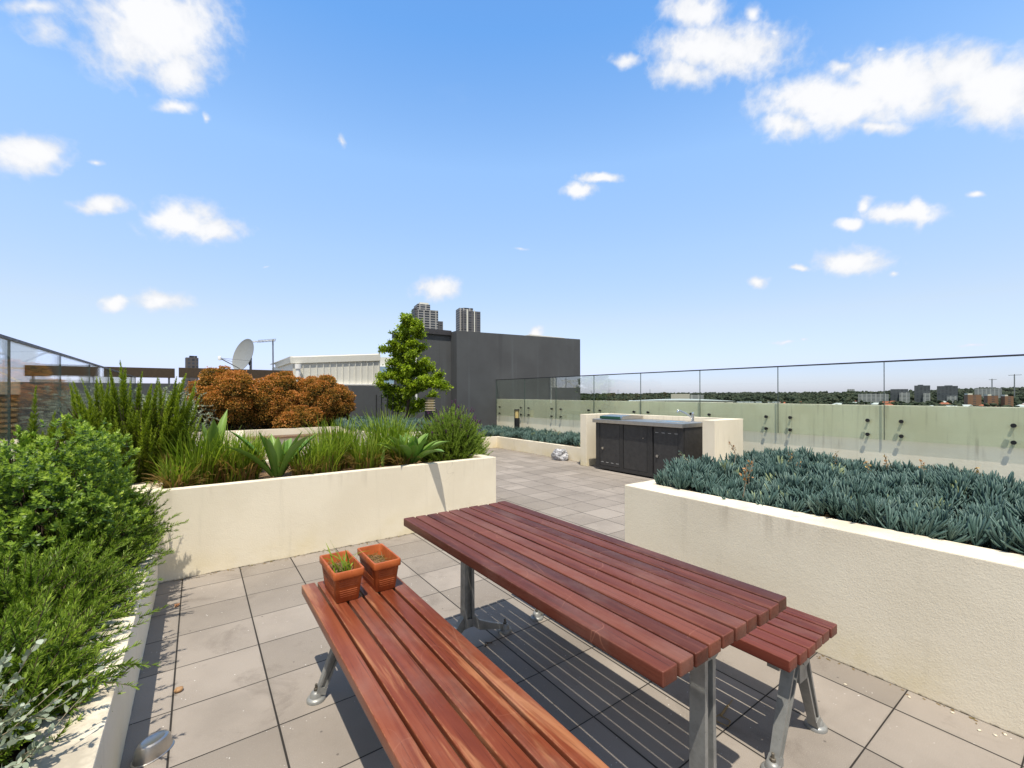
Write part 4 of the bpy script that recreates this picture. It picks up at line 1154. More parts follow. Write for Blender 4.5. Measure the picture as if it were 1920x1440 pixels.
def agave(label, c, z0, n, L, W, lean, tilt=(0, 0), group='green agaves in the raised planter', tint=(.35, .75)):
    t = thing('agave', label, 'agave', (c[0], c[1], z0), group)
    parts = []
    k, m = 12, 7
    for i in range(n):
        f = i/max(1, n-1)                 # 0 = inner, 1 = outer
        az = i*2.399 + rng.uniform(-.2, .2)
        l = L*(.62+.5*f)*rng.uniform(.88, 1.08) if n > 4 else L*rng.uniform(.85, 1.1)
        ln0 = lean[0] + (lean[1]-lean[0])*f + rng.uniform(-.08, .08)
        s = np.linspace(0, 1, k)
        ang = ln0*(.75+.35*s) + .25*s**2*f
        hx = np.cumsum(np.sin(ang))/k*l; hz = np.cumsum(np.cos(ang))/k*l
        out = np.array([math.cos(az), math.sin(az), 0]); side = np.array([-math.sin(az), math.cos(az), 0])
        out = out + np.array([tilt[0], tilt[1], 0])
        w = W*np.interp(s, [0, .12, .5, .8, .95, 1], [.50, .52, 1.0, .66, .16, .01])*rng.uniform(.9, 1.1)
        P = np.array([c[0], c[1], z0]) + out[None]*hx[:, None] + np.array([0, 0, 1])*hz[:, None] + out[None]*.02
        nrm = -out[None]*np.cos(ang)[:, None] + np.array([0, 0, 1])*np.sin(ang)[:, None]
        u = np.linspace(-1, 1, m)
        V = P[:, None, :] + side[None, None]*(w[:, None]*u[None]/2)[..., None] + nrm[:, None, :]*((u**2)[None]*w[:, None]*.22)[..., None]
        Vb = V - nrm[:, None, :]*(.010*(1-.8*np.abs(u)**2)[None, :]*np.interp(s, [0, .8, 1], [1.4, .8, .1])[:, None])[..., None]
        idx = np.arange(k*m).reshape(k, m)
        F1 = np.stack([idx[:-1, :-1], idx[:-1, 1:], idx[1:, 1:], idx[1:, :-1]], -1).reshape(-1, 4)
        ti = rng.uniform(*tint)
        T = np.broadcast_to(ti + .18*np.abs(u)[None]**3 + (s[:, None]-.5)*.1 + .12*np.exp(-(u[None]/.25)**2)*.5, (k, m)).ravel()
        VV = np.concatenate([V.reshape(-1, 3), Vb.reshape(-1, 3)])
        FF = np.concatenate([F1, F1[:, ::-1]+k*m])
        me = np_mesh('leaf', VV, FF, np.clip(np.concatenate([T, T]), 0, 1), True)
        link('leaf', me, M['agave'], t)
    return t
agave('green agave rosette with broad leaves beside the lavender', (2.12, .56), Z+.03, 24, .50, .125, (.20, 1.25))
agave('big leaning agave with tall upright leaves near the left grasses', (.74, .62), Z, 13, .62, .105, (.06, .95), (.0, .0), tint=(.25, .75))
agave('lone yellowing agave leaf standing between the grass clumps', (1.73, .50), Z, 1, .24, .075, (.15, .15), tint=(.85, .95))
agave('dark agave behind the rosette, against the lavender', (2.44, 1.02), Z, 10, .42, .115, (.15, 1.1), tint=(.15, .5))
agave('two upright bright agave leaves rising above the left grass clump', (.22, .98), Z, 5, .74, .115, (.10, .38), tint=(.6, .85))
agave('dark glossy agave shoot in the left inner corner of the raised planter', (-.03, .95), Z, 5, .42, .09, (.2, .7), tint=(.0, .25))

def lavender():
    c = np.array([2.86, 1.02, .66]); n = 1700
    d = hemi(n, -.25)
    r = np.array([.50, .46, .60])*(1+.06*np.sin(d[:, :1]*7)+.05*np.sin(d[:, 1:2]*9+1))
    st = c + d*r*rng.uniform(.42, .86, (n, 1))
    dd = d*np.array([1, 1, .8]) + np.array([0, 0, .75]) + jit(n, .16)
    L = rng.uniform(.12, .23, n)
    P = branch_paths(st, dd, L, np.zeros(n), 7, .03)
    V = needle_shoots(P, 62, .027, .0052, .85, .0, .6, tipup=.35, tint=np.clip(rng.normal(.42, .15, n), .1, .8))
    # flower spikes
    k = rng.choice(np.where(d[:, 2] > .45)[0], 130, replace=False)
    tip = P[k, -1]; fd = norm(P[k, -1]-P[k, -3] + np.array([0, 0, .02]))
    FP = branch_paths(tip, fd, rng.uniform(.04, .085, len(k)), np.zeros(len(k)), 6, .01)
    FV = needle_shoots(FP, 36, .013, .006, 1.2, .35, .8, tipup=.2, tint=np.clip(rng.normal(.55, .25, len(k)), .1, 1))
    PS = branch_paths(np.tile(c, (200, 1)), d[:200]*r[:200] if len(r) > 1 else d[:200]*r, np.linalg.norm(d[:200]*r[:200], axis=1), np.zeros(200), 7, .03)
    sv, sf = tubes(PS, np.linspace(.004, .001, 7)[None].repeat(200, 0), 3)
    plant('lavender_bush', 'round green lavender bush tipped with purple flowers, at the planter end', 'lavender', (2.86, 1.02, Z), M['lavender'], *V, None, (sv, sf), None, extra=[('flower_spikes', FV, M['lavflower'])])
lavender()

# coppery shrubs
def coppery(label, c, rad, npuff, z0, seed):
    rr = np.random.default_rng(seed)
    d = norm(rr.normal(size=(npuff*6, 3))); d = d[d[:, 2] > -.9]
    pts = []
    for q in d:
        p = np.array(c) + q*np.array(rad)*rr.uniform(.72, 1.0)
        pr = rr.uniform(.13, .23)
        if p[2]-pr*.3 < z0: continue
        if all(np.linalg.norm((p-o[0])) > .50*(pr+o[1]) for o in pts): pts.append((p, pr))
        if len(pts) >= npuff: break
    Vp = []
    for p, pr in pts:
        n = int(2300*(pr/.2)**2)
        dd = norm(rng.normal(size=(n, 3)))
        lum = 1 + .10*np.sin(dd[:, 0]*7+p[0]*9)*np.sin(dd[:, 1]*6+p[1]*5) + .08*np.sin(dd[:, 2]*11)
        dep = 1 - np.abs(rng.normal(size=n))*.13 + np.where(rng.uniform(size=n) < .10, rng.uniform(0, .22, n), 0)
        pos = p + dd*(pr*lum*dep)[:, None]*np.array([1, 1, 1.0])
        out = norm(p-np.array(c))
        t = .50 + .24*dd[:, 2] + .22*(dd@out) + (dep-1)*2.6 + rr.uniform(-.18, .12) + rng.normal(size=n)*.17  # orange new growth outside; shade of the inner gaps painted in by depth
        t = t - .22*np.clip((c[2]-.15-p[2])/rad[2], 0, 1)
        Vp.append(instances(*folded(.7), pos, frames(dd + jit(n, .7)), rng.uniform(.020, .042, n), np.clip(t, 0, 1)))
    m = int(9000)
    dd = norm(rng.normal(size=(m, 3))); pos = np.array(c)+dd*np.array(rad)*rng.uniform(.45, .86, (m, 1)); pos[:, 2] = np.maximum(pos[:, 2], z0)
    Vp.append(instances(*folded(.8), pos, frames(dd+jit(m, .8)), rng.uniform(.025, .05, m), rng.uniform(0, .22, m)))
    V, Fq, T = join(Vp)
    n = 22
    P = branch_paths(np.array([c[0], c[1], z0-.02])+jit(n, .08)*np.array([1, 1, 0]), norm(np.stack([rng.normal(size=n)*.5, rng.normal(size=n)*.5, np.ones(n)], 1)), np.full(n, rad[2]*1.3), np.zeros(n), 6, .08)
    P[..., 2] = np.maximum(P[..., 2], z0-.02)
    sv, sf = tubes(P, np.linspace(.022, .006, 6)[None].repeat(n, 0), 5)
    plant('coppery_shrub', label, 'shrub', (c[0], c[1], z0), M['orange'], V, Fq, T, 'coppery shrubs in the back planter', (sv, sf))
coppery('tallest coppery shrub, below the satellite dish at the left of the row', (.66, 7.95, 1.40), (.66, .52, .68), 74, .70, 3)
coppery('middle coppery shrub with orange tips, below the aerial mast', (1.72, 8.02, 1.34), (.68, .50, .64), 70, .70, 5)
coppery('widest coppery shrub at the right of the row, before the dark grey wall', (2.70, 7.98, 1.31), (.72, .52, .64), 74, .70, 9)
coppery('small low coppery shrub at the front foot of the row', (2.05, 7.45, .92), (.44, .22, .22), 16, .70, 12)

def tree():
    b = np.array([4.83, 7.35, .69])
    t = thing('tree', 'slender leafy young tree in the back planter before the dark grey block', 'tree', tuple(b))
    H = 2.98
    k = 14; s = np.linspace(0, 1, k)
    tr = b + np.stack([.05*np.sin(s*4)+.01*s, .04*np.sin(s*3+1)-.03, s*H], 1)
    mb = MB(); mb.tube([tuple(p) for p in tr], list(np.interp(s, [0, .3, 1], [.055, .036, .006])), 10); mb.build('trunk', M['bark'], t, True)
    limbs = []
    # (height fraction, azimuth deg as seen on plan, length)
    spec = [(.10, -20, .38), (.12, 160, .50), (.16, 100, .35), (.20, -35, .85), (.22, 150, .70), (.24, -75, .55), (.26, 75, .45), (.28, -15, .98), (.30, 175, .72), (.33, -50, .80), (.34, 120, .52), (.37, 200, .66), (.38, -5, .82), (.42, -80, .48), (.44, 165, .55), (.46, 20, .56),
            (.50, -30, .52), (.52, 185, .48), (.55, 90, .34), (.58, -60, .38), (.60, 150, .42), (.63, 0, .38), (.67, 172, .62), (.69, 200, .40), (.72, -40, .26), (.75, 120, .28), (.78, -10, .36), (.81, 190, .26), (.84, -25, .40), (.87, 140, .22), (.90, 10, .20), (.93, -100, .16), (.96, 80, .14)]
    P0, D, L = [], [], []
    for f, a, l in spec:
        i = f*(k-1); j = min(int(i), k-2); p = tr[j]*(1-(i-j))+tr[j+1]*(i-j)
        a = math.radians(a + YAWDEG)
        P0.append(p); D.append((math.cos(a), math.sin(a), rng.uniform(.15, .55) if l < .6 else rng.uniform(.05, .35))); L.append(l*1.22)
    P = branch_paths(np.array(P0), np.array(D), np.array(L), np.full(len(L), -.06), 9, .06)
    # twigs
    m = 1750
    bi = rng.integers(0, len(L), m); bi = rng.choice(len(L), m, p=np.array(L)/np.sum(L)); f = rng.uniform(.2, 1, m); ki = np.minimum((f*8).astype(int), 8)
    tp = P[bi, ki]; td = norm(np.array(D)[bi]) + jit(m, .55); td[:, 2] += .30
    TP = branch_paths(tp, td, rng.uniform(.08, .24, m), np.zeros(m), 6, .08)
    tk = 90; ti = rng.uniform(.34, 1, tk)*(k-1); tj = np.minimum(ti.astype(int), k-2)
    sp = tr[tj]*(1-(ti-tj))[:, None]+tr[tj+1]*(ti-tj)[:, None]
    SP = branch_paths(sp, jit(tk, 1.0)+np.array([0, 0, .3]), rng.uniform(.1, .26, tk), np.zeros(tk), 6, .08)
    AP = np.concatenate([TP, SP])
    per = 26
    s2 = rng.uniform(.1, 1.05, (len(AP), per)); x = np.clip(s2*5, 0, 4.99); i = x.astype(int); fr = (x-i)[..., None]; ar = np.arange(len(AP))[:, None]
    pos = AP[ar, i]*(1-fr)+AP[ar, i+1]*fr + rng.normal(size=(len(AP), per, 3))*.022
    tint = rng.normal(.46, .16, (len(AP), 1)) + rng.normal(size=(len(AP), per))*.12 + (s2-.5)*.25
    dirs = rng.normal(size=(len(AP)*per, 3)) + np.array([0, 0, .2])
    V, Fq, T = instances(*OVAL, pos.reshape(-1, 3), frames_n(dirs, jit(len(dirs), .6)+np.array([0, 0, 1.0])), rng.uniform(.042, .075, len(AP)*per), tint.ravel())
    link('crown', np_mesh('crown', V, Fq, T), M['treeleaf'], t)
    v1 = tubes(P, np.linspace(.014, .004, 9)[None].repeat(len(L), 0), 5); v2 = tubes(AP, np.linspace(.004, .0015, 6)[None].repeat(len(AP), 0), 3)
    V, Fq, T = join([(v1[0], v1[1], np.full(len(v1[0]), .5)), (v2[0], v2[1], np.full(len(v2[0]), .5))])
    link('branch', np_mesh('branch', V, Fq, T), M['bark'], t)
YAWDEG = -35.6
tree()
# thin dark stakes beside the trunk
for i, (x, y) in enumerate([(4.05, 7.60), (4.20, 7.62), (4.36, 7.60), (4.52, 7.62), (4.66, 7.60)]):
    b = MB(); b.tube([(x, y, .69), (x+.004, y, 1.52+.05*math.sin(i*3))], .014, 6)
    o = b.build('plant_stake', M['black'], None, True, origin=(x, y, .69)); tag(o, 'thin dark stake standing in a row left of the young tree', 'stake', 'dark stakes beside the young tree')

# blue succulents
def finger():
    tv, tf = [], []
    zs, ws = [0, .35, .7, .92, 1.0], [.06, .085, .085, .055, .012]
    bend = [0, .05, .15, .25, .30]
    for z, w, bd in zip(zs, ws, bend):
        for a in (0, 120, 240): tv.append((w*math.cos(R(a+90))*.75, w*math.sin(R(a+90))*.75 - bd, z))
    for i in range(len(zs)-1):
        for j in range(3): tf.append((i*3+j, i*3+(j+1) % 3, i*3+3+(j+1) % 3, i*3+3+j))
    return np.array(tv), np.array(tf)
FT, FF_ = finger()
FTT = (FT[:, 2]-.5)*.22
def succulents(label, pts, top, size, per, base_z):
    """pts (n,2) rosette positions, top (n,) height of the tips"""
    n = len(pts)
    c = np.stack([pts[:, 0], pts[:, 1], top-size*.62], 1)
    up = norm(np.stack([rng.normal(size=n)*.28, rng.normal(size=n)*.28, np.ones(n)], 1))
    F0 = frames(up)
    a = rng.uniform(0, 2*np.pi, (n, per)); k = np.sqrt(rng.uniform(0, 1, (n, per)))
    th = .06 + .92*k
    dirs = F0[:, None, :, 0]*(np.cos(a)*np.sin(th))[..., None] + F0[:, None, :, 1]*(np.sin(a)*np.sin(th))[..., None] + up[:, None, :]*np.cos(th)[..., None]
    pos = c[:, None, :] + dirs*.008 + up[:, None]*(rng.uniform(-.35, .12, (n, per))*(size if np.ndim(size) == 0 else size[:, None]))[..., None]
    out = dirs - up[:, None]*np.sum(dirs*up[:, None], -1, keepdims=True)
    d = norm(dirs.reshape(-1, 3)); o = out.reshape(-1, 3)
    s = norm(np.cross(o + 1e-4, d)); nn = np.cross(d, s)
    sg = np.sign(np.sum(nn*o, 1, keepdims=True)+1e-9)
    Rm = np.stack([s*sg, nn*sg, d], 2)
    tint = rng.normal(.44, .11, (n, 1)) + rng.normal(size=(n, per))*.10 + np.where(rng.uniform(size=(n, 1)) < .04, .4, 0)
    V, Fq, T = instances(FT, FF_, pos.reshape(-1, 3), Rm, ((size if np.ndim(size) == 0 else size[:, None])*rng.uniform(.65, 1.12, (n, per))).ravel(), tint.ravel(), FTT)
    me = np_mesh('succulent_ground_cover', V, Fq, T, True)
    o = link('succulent_ground_cover', me, M['blue'], None, origin=(float(pts[:, 0].mean()), float(pts[:, 1].mean()), base_z))
    tag(o, label, 'succulents', kind='stuff'); return o
def scatter(x0, y0, x1, y1, sp):
    nx, ny = max(1, int((x1-x0)/sp)), max(1, int((y1-y0)/sp))
    g = np.stack(np.meshgrid(np.linspace(x0, x1, nx), np.linspace(y0, y1, ny)), -1).reshape(-1, 2)
    return g + rng.uniform(-.5, .5, g.shape)*sp
p = scatter(3.28, -4.9, 5.06, -1.93, .059)
hgt = .80 + .035*np.sin(p[:, 0]*5.1+p[:, 1]*2.2) + .032*np.sin(p[:, 1]*6.3-p[:, 0]*3) + rng.normal(size=len(p))*.022 + .03*np.clip((p[:, 0]-3.3)/.4, 0, 1)
succulents('dense blue-green finger-leaved succulents filling the raised planter on the right', p, hgt + rng.normal(size=len(p))*.018, .100*np.clip(rng.normal(1, .14, len(p)), .65, 1.35), 24, .70)
p = np.concatenate([scatter(7.2, -4.9, 8.50, -.5, .085), scatter(7.66, -.5, 8.5, 2.5, .095), scatter(7.2, 2.56, 8.5, 6.25, .088), scatter(5.25, 6.33, 8.5, 8.3, .10)])
hgt = .405 + .045*np.sin(p[:, 0]*4.1+p[:, 1]*2.9) + .035*np.sin(p[:, 1]*6.1) + rng.normal(size=len(p))*.025
succulents('low blue-green succulents in the bed along the parapet, behind the barbecue counter', p, hgt, .125, 15, .285)
p = np.concatenate([scatter(3.0, 4.45, 5.03, 8.7, .105), scatter(-2.9, 7.2, 3.2, 7.34, .14)])
hgt = .815 + .05*np.sin(p[:, 0]*4.1+p[:, 1]*2.9) + rng.normal(size=len(p))*.025
succulents('blue succulents around the young tree in the back planter', p[p[:, 0] > 2.95], hgt[p[:, 0] > 2.95], .125, 14, .695)

def stalk(name, label, x, y, z, h, dirx, mat, n=26, sz=.016, tint=(.2, 1), group=None):
    t = thing(name, label, 'flower stalk', (x, y, z), group)
    P = branch_paths(np.array([[x, y, z]]), np.array([[dirx[0], dirx[1], 1.0]]), np.array([h]), np.array([0.0]), 8, .05)
    sv, sf = tubes(P, np.linspace(.0045, .0025, 8)[None], 5)
    link('stem', np_mesh('stem', sv, sf, np.full(len(sv), .5)), M['twig'], t)
    s = rng.uniform(.45, 1.0, n); x_ = s*7; i = np.minimum(x_.astype(int), 6); f = (x_-i)[:, None]
    pos = P[0, i]*(1-f)+P[0, i+1]*f + jit(n, .010)
    V = instances(*OVAL, pos, frames(jit(n, 1.0)+np.array([0, 0, .3])), sz*rng.uniform(.6, 1.3, n), rng.uniform(*tint, n))
    link('flower_head', np_mesh('flower_head', *V), mat, t)
stalk('flower_stalk', 'withered orange flower stalk near the front rim of the succulent bed', 3.36, -2.60, .72, .26, (.1, -.1), M['spent'], 30, .020, (.1, .7), 'flower stalks among the succulents')
stalk('flower_stalk', 'second orange flower stalk just behind the withered one', 3.62, -2.55, .74, .24, (.1, .1), M['spent'], 20, .018, (.2, .6), 'flower stalks among the succulents')
stalk('flower_stalk', 'pale flower stalk leaning left at the end of the raised succulent bed', 3.74, -1.98, .80, .20, (-.55, .35), M['blue'], 34, .02, (.85, 1), 'flower stalks among the succulents')
stalk('flower_stalk', 'thin dark flower stalk in front of the right rendered pier', 4.35, -2.02, .80, .26, (0, .1), M['spent'], 26, .018, (.0, .4), 'flower stalks among the succulents')
for i, (x, y) in enumerate([(4.6, -2.45), (4.95, -2.7), (4.75, -2.95), (5.0, -3.05), (4.85, -3.35), (4.98, -3.6), (4.0, -2.75), (4.5, -3.6), (7.8, 4.4), (8.2, 5.0), (7.6, 3.2)]):
    z = .76 if x < 6 else .36
    stalk('flower_stalk', 'short yellowish flower stalk standing above the blue succulent leaves', x, y, z, rng.uniform(.16, .24), rng.normal(size=2)*.15, M['spent'], 24, .017, (.3, 1.0), 'flower stalks among the succulents')
def litter():
    n = 420
    a = np.concatenate([np.stack([rng.uniform(6.55, 7.02, 170) , rng.uniform(2.6, 4.4, 170)], 1), np.stack([rng.uniform(6.2, 6.72, 60), rng.uniform(2.1, 2.7, 60)], 1),
                        np.stack([rng.uniform(-.12, 3.0, 130), .25-np.abs(rng.normal(size=130))*.018], 1), np.stack([3.012-np.abs(rng.normal(size=60))*.02, rng.uniform(-4.2, -1.9, 60)], 1)])
    pos = np.column_stack([a, np.full(len(a), .003)])
    d = rng.normal(size=(len(a), 3))*np.array([1, 1, .08])
    V, Fq, T = instances(*LEAF, pos, frames_n(d, np.tile([0, 0, 1.0], (len(a), 1))), rng.uniform(.008, .022, len(a)), rng.uniform(0, .26, len(a)))
    o = link('leaf_litter', np_mesh('leaf_litter', V, Fq, T), M['grass']); tag(o, 'dry brown leaf scraps blown against the feet of the planter walls', 'leaf litter', kind='stuff')
litter()
#__FAR__
# ------------------------------------------------------------------ the suburb below and the skyline
def terrain_h(dist, az):
    def sm(a, b, x):
        t = np.clip((x-a)/(b-a), 0, 1); return t*t*(3-2*t)
    h = -24 + sm(1500, 3300, dist)*(26 + 3*np.sin(az*9+1) + 12*sm(1.36, 1.46, az)) + sm(3300, 9000, dist)*14
    h = h - sm(1.02, .86, az)*sm(1500, 3300, dist)*8
    return h
def ground():
    na, rs = 220, np.concatenate([[0, 20, 60, 150, 300], np.geomspace(450, 14000, 44)])
    az = np.linspace(0, 2*np.pi, na, endpoint=False)
    A, D = np.meshgrid(az, rs)
    aw = np.where(A > np.pi, A-2*np.pi, A)
    Zt = terrain_h(D, aw)
    V = np.stack([CAM.x + D*np.sin(A), CAM.y + D*np.cos(A), Zt], -1).reshape(-1, 3)
    idx = np.arange(len(rs)*na).reshape(len(rs), na)
    Fq = np.stack([idx[:-1], np.roll(idx[:-1], -1, 1), np.roll(idx[1:], -1, 1), idx[1:]], -1).reshape(-1, 4)
    Fq = Fq[:, ::-1]
    t = NT('suburb_ground'); p = t.pos()
    n = t.noise(p, .02, 5, .6); n2 = t.noise(p, .004, 4, .6)
    col = t.ramp(n, [(.35, (.035, .048, .024)), (.5, (.06, .066, .036)), (.62, (.15, .13, .11)), (.72, (.26, .24, .22))])
    col = t.mix(t.smooth(n2, .45, .6), col, (.045, .056, .030))
    o = link('ground', np_mesh('ground', V, Fq), t.fin(col, .95, spec=.05)); tag(o, kind='structure')
ground()

def at(az, dist, z=None):
    x = CAM.x + dist*math.sin(az); y = CAM.y + dist*math.cos(az)
    return x, y, (float(terrain_h(np.array(dist), np.array(az))) if z is None else z)

def far_trees():
    bm = bmesh.new(); bmesh.ops.create_icosphere(bm, subdivisions=1, radius=1)
    tv = np.array([v.co[:] for v in bm.verts]); tf = np.array([[l.vert.index for l in f.loops] for f in bm.faces]); bm.free()
    tf = np.concatenate([tf, tf[:, 2:]], 1)
    rg = np.random.default_rng(21)
    az, ds, sc = [], [], []
    n = 5200     # wooded ridge
    az.append(rg.uniform(.55, 1.75, n)); ds.append(rg.uniform(1500, 3500, n)**1.0); sc.append(rg.uniform(5.5, 10.5, n))
    n = 2600     # street trees among the roofs
    az.append(rg.uniform(.55, 1.75, n)); ds.append(rg.uniform(620, 1550, n)); sc.append(rg.uniform(3.0, 6.0, n))
    az, ds, sc = map(np.concatenate, (az, ds, sc))
    keep = (np.sin(az*60+ds*.01)*np.sin(ds*.013+az*31) > -.55) | (ds > 1900)
    # leave the big sheds clear
    keep &= ~((az > .90) & (az < 1.10) & (ds > 1080) & (ds < 1420))
    az, ds, sc = az[keep], ds[keep], sc[keep]
    n = len(az); h = terrain_h(ds, az)
    npf = 3
    V, Fs, T = [], [], []
    for k in range(npf):
        pos = np.stack([CAM.x + ds*np.sin(az), CAM.y + ds*np.cos(az), h + sc*rg.uniform(.7, 1.35, n)], 1) + rg.normal(size=(n, 3))*sc[:, None]*np.array([.55, .55, .2])
        s3 = sc[:, None]*rg.uniform(.5, .85, (n, 1))*np.array([1, 1, .85])
        vv = tv[None]*(1 + rg.normal(size=(n, len(tv), 1))*.18)*s3[:, None, :] + pos[:, None, :]
        tt = rg.normal(.45, .16, (n, 1)) + tv[None, :, 2]*.12 + rg.normal(size=(n, len(tv)))*.10
        o = k*n*len(tv)
        V.append(vv.reshape(-1, 3)); Fs.append((tf[None]+(np.arange(n)*len(tv))[:, None, None]).reshape(-1, 4)+o); T.append(np.clip(tt, 0, 1).ravel())
    o = link('distant_trees', np_mesh('distant_trees', np.concatenate(V), np.concatenate(Fs), np.concatenate(T)), M['fartree'])
    tag(o, 'dark green wooded ridge and street trees spread along the far horizon', 'trees', kind='stuff')
far_trees()

def facade(name, wall, glass, nx, nz, fx, fz, off=0.0):
    """procedural window grid in object space: windows repeat along the facade and up"""
    t = NT(name); p = t.coord('Object'); x, y, z = t.sep(p)
    g = t.n('ShaderNodeNewGeometry'); nx_, ny_, nz_ = t.sep(g.outputs['Normal'])
    u = t.math('ADD', t.math('MULTIPLY', x, .83), t.math('MULTIPLY', y, .91))
    fu = t.math('FRACT', t.math('DIVIDE', u, nx)); fv = t.math('FRACT', t.math('DIVIDE', z, nz))
    m = t.math('MULTIPLY', t.math('LESS_THAN', fu, fx), t.math('LESS_THAN', fv, fz))
    m = t.math('MULTIPLY', m, t.math('LESS_THAN', nz_, .5))
    idn = t.n('ShaderNodeTexWhiteNoise'); t.L.new(t.comb(t.math('FLOOR', t.math('DIVIDE', u, nx)), t.math('FLOOR', t.math('DIVIDE', z, nz)), 0.0), idn.inputs['Vector'])
    gc = t.mix(idn.outputs['Value'], glass, tuple(min(1, c*2.2+.01) for c in glass))
    col = t.mix(m, wall, gc)
    return t.fin(col, .6, spec=.3)
M['tower_pale'] = facade('pale_tower_facade', (.36, .35, .335), (.024, .029, .038), 5.2, 3.2, .80, .74)
M['tower_dark'] = facade('dark_tower_facade', (.13, .127, .13), (.028, .032, .042), 3.6, 3.2, .72, .66)
M['tower_brown'] = facade('brown_tower_facade', (.11, .095, .09), (.03, .034, .045), 3.0, 3.2, .6, .6)
M['mid_dark'] = facade('dark_midrise_facade', (.075, .082, .095), (.030, .034, .042), 5.0, 3.2, .5, .6)
M['mid_pale'] = facade('pale_midrise_facade', (.36, .36, .36), (.06, .065, .075), 6.0, 3.4, .7, .5)
M['brickred'] = facade('orange_brick_facade', (.235, .125, .080), (.05, .05, .055), 5.0, 3.2, .35, .45)
M['glassblk'] = facade('pale_blue_glass_facade', (.58, .60, .62), (.13, .19, .24), 3.2, 3.0, .78, .72)
M['roofpale'] = simple('pale_metal_roof', (.46, .49, .49), .5, .12, .05)
M['rooftan'] = simple('tan_rendered_wall', (.40, .34, .26), .8, .15, .5)
M['rooftile'] = simple('terracotta_tile_roof', (.33, .105, .055), .8, .25, .3)
M['timber_tan'] = simple('tan_timber_slat', (.30, .19, .085), .7, .25, 3)

def rbox(b, c, w, d, z0, z1, rot):
    """box of width w (across the view) and depth d turned by rot round z"""
    ca, sa = math.cos(rot), math.sin(rot)
    pts = [(c[0]+x*ca-y*sa, c[1]+x*sa+y*ca) for x, y in ((-w/2, -d/2), (w/2, -d/2), (w/2, d/2), (-w/2, d/2))]
    b.prism(pts, z0, z1); return b

def block(name, label, cat, az, dist, w, d, z0, z1, mat, rot=None, extra=(), group=None):
    x, y, _ = at(az, dist)
    rot = -az if rot is None else rot
    t = thing(name, label, cat, (x, y, z0), group)
    b = MB(); rbox(b, (x, y), w, d, z0, z1, rot); b.build('wall', M[mat], t)
    for nm, ox, oy, ww, dd, za, zb, m in extra:
        ca, sa = math.cos(rot), math.sin(rot)
        b = MB(); rbox(b, (x+ox*ca-oy*sa, y+ox*sa+oy*ca), ww, dd, za, zb, rot); b.build(nm, M[m], t)
    return t
A = math.atan2
def azof(x, y): return math.atan2(x-CAM.x, y-CAM.y)
# two residential towers behind the grey block
az = azof(249, 541)
block('apartment_tower', 'pale stepped apartment tower left of its twin, behind the grey block', 'tower', az, 600, 27, 24, -24, 114, 'tower_pale', -az+.25,
      (('upper_storeys', -5, 1, 17, 20, 114, 121.5, 'tower_pale'), ('roof_screen', -3, 3, 12, 12, 121.5, 125, 'offwhite'), ('side_wing', 17.5, 2, 8, 18, -24, 101, 'tower_dark'), ('side_wing', -14.5, 3, 4, 18, -24, 117, 'tower_dark')))
az = azof(300.5, 515)
block('apartment_tower', 'dark apartment tower with pale vertical ribs, right of the stepped one', 'tower', az, 600, 25, 22, -24, 114, 'tower_dark', -az+.30,
      (('pale_rib', -6, -11.2, 2.0, .5, -24, 116, 'offwhite'), ('pale_rib', 4, -11.2, 1.4, .5, -24, 115, 'offwhite'), ('roof_screen', -3, 1, 14, 12, 114, 119, 'tower_pale'), ('side_wing', -13.8, 2, 3.5, 18, -24, 118, 'tower_pale')))
az = azof(-4, 495.7)
block('apartment_tower', 'small dark tower on the skyline left of the satellite dish', 'tower', az, 500, 9.2, 7, -24, 36.6, 'tower_brown', -az+.12, (('roof_screen', 1, 0, 5.5, 5, 36.6, 38.4, 'tower_dark'),))
az = azof(20.2, 52.4)
block('office_building', 'pale glazed office building seen in the gap left of the young tree', 'building', az, 60, 2.9, 4, -24, 5.2, 'glassblk', -az, (('roof_screen', 0, 0, 2.6, 3, 5.2, 6.4, 'offwhite'),))
# left neighbour with louvres beyond the glass
def neighbour():
    t = thing('neighbour_building', 'tan neighbouring rooftop building with timber louvres at the far left', 'building', (-7.5, 20, -24))
    b = MB(); b.box((-11.5, 20.2, -24), (-5.35, 26, 1.55)); b.build('wall', M['rooftan'], t)
    b = MB(); b.box((-11.6, 19.9, 1.56), (-5.25, 26.1, 2.05), .02); b.build('parapet', M['rooftan'], t)
    for i in range(7):
        b = MB(); z = .15+i*.2; b.box((-11.4, 20.0, z), (-5.4, 20.15, z+.11)); b.build('louvre', M['timber_tan'], t)
    b = MB()
    for x0 in (-11.0, -9.6, -8.2, -6.8):
        b.bar((x0, 20.4, 2.05), (x0+.7, 20.4, 2.55), .05, .05); b.bar((x0+.7, 20.4, 2.55), (x0+1.4, 20.4, 2.05), .05, .05)
    b.bar((-11.2, 20.4, 2.58), (-5.3, 20.4, 2.58), .06, .06); b.build('roof_truss', M['white'], t)
neighbour()
def low_roofs():
    # pale roofs seen in the slit between the hoarding and the grey parapet
    for x, y, w, d, h, m, lab in [(-4.0, 30, 9, 8, 2.02, 'rooftan', 'tan flat roof seen under the hoarding panels on the left'), (3.2, 26, 10, 8, 2.08, 'offwhite', 'white flat roof seen in the slit above the grey parapet')]:
        t = thing('neighbour_roof', lab, 'building', (x, y, -24), 'rooftops beyond the grey parapet')
        b = MB(); b.box((x-w/2, y-d/2, -24), (x+w/2, y+d/2, h)); b.build('wall', M[m], t)
        b = MB(); b.box((x-w*.3, y-d*.3, h+.002), (x-w*.1, y, h+.35), .02); b.build('vent_box', M['galv'], t)
low_roofs()

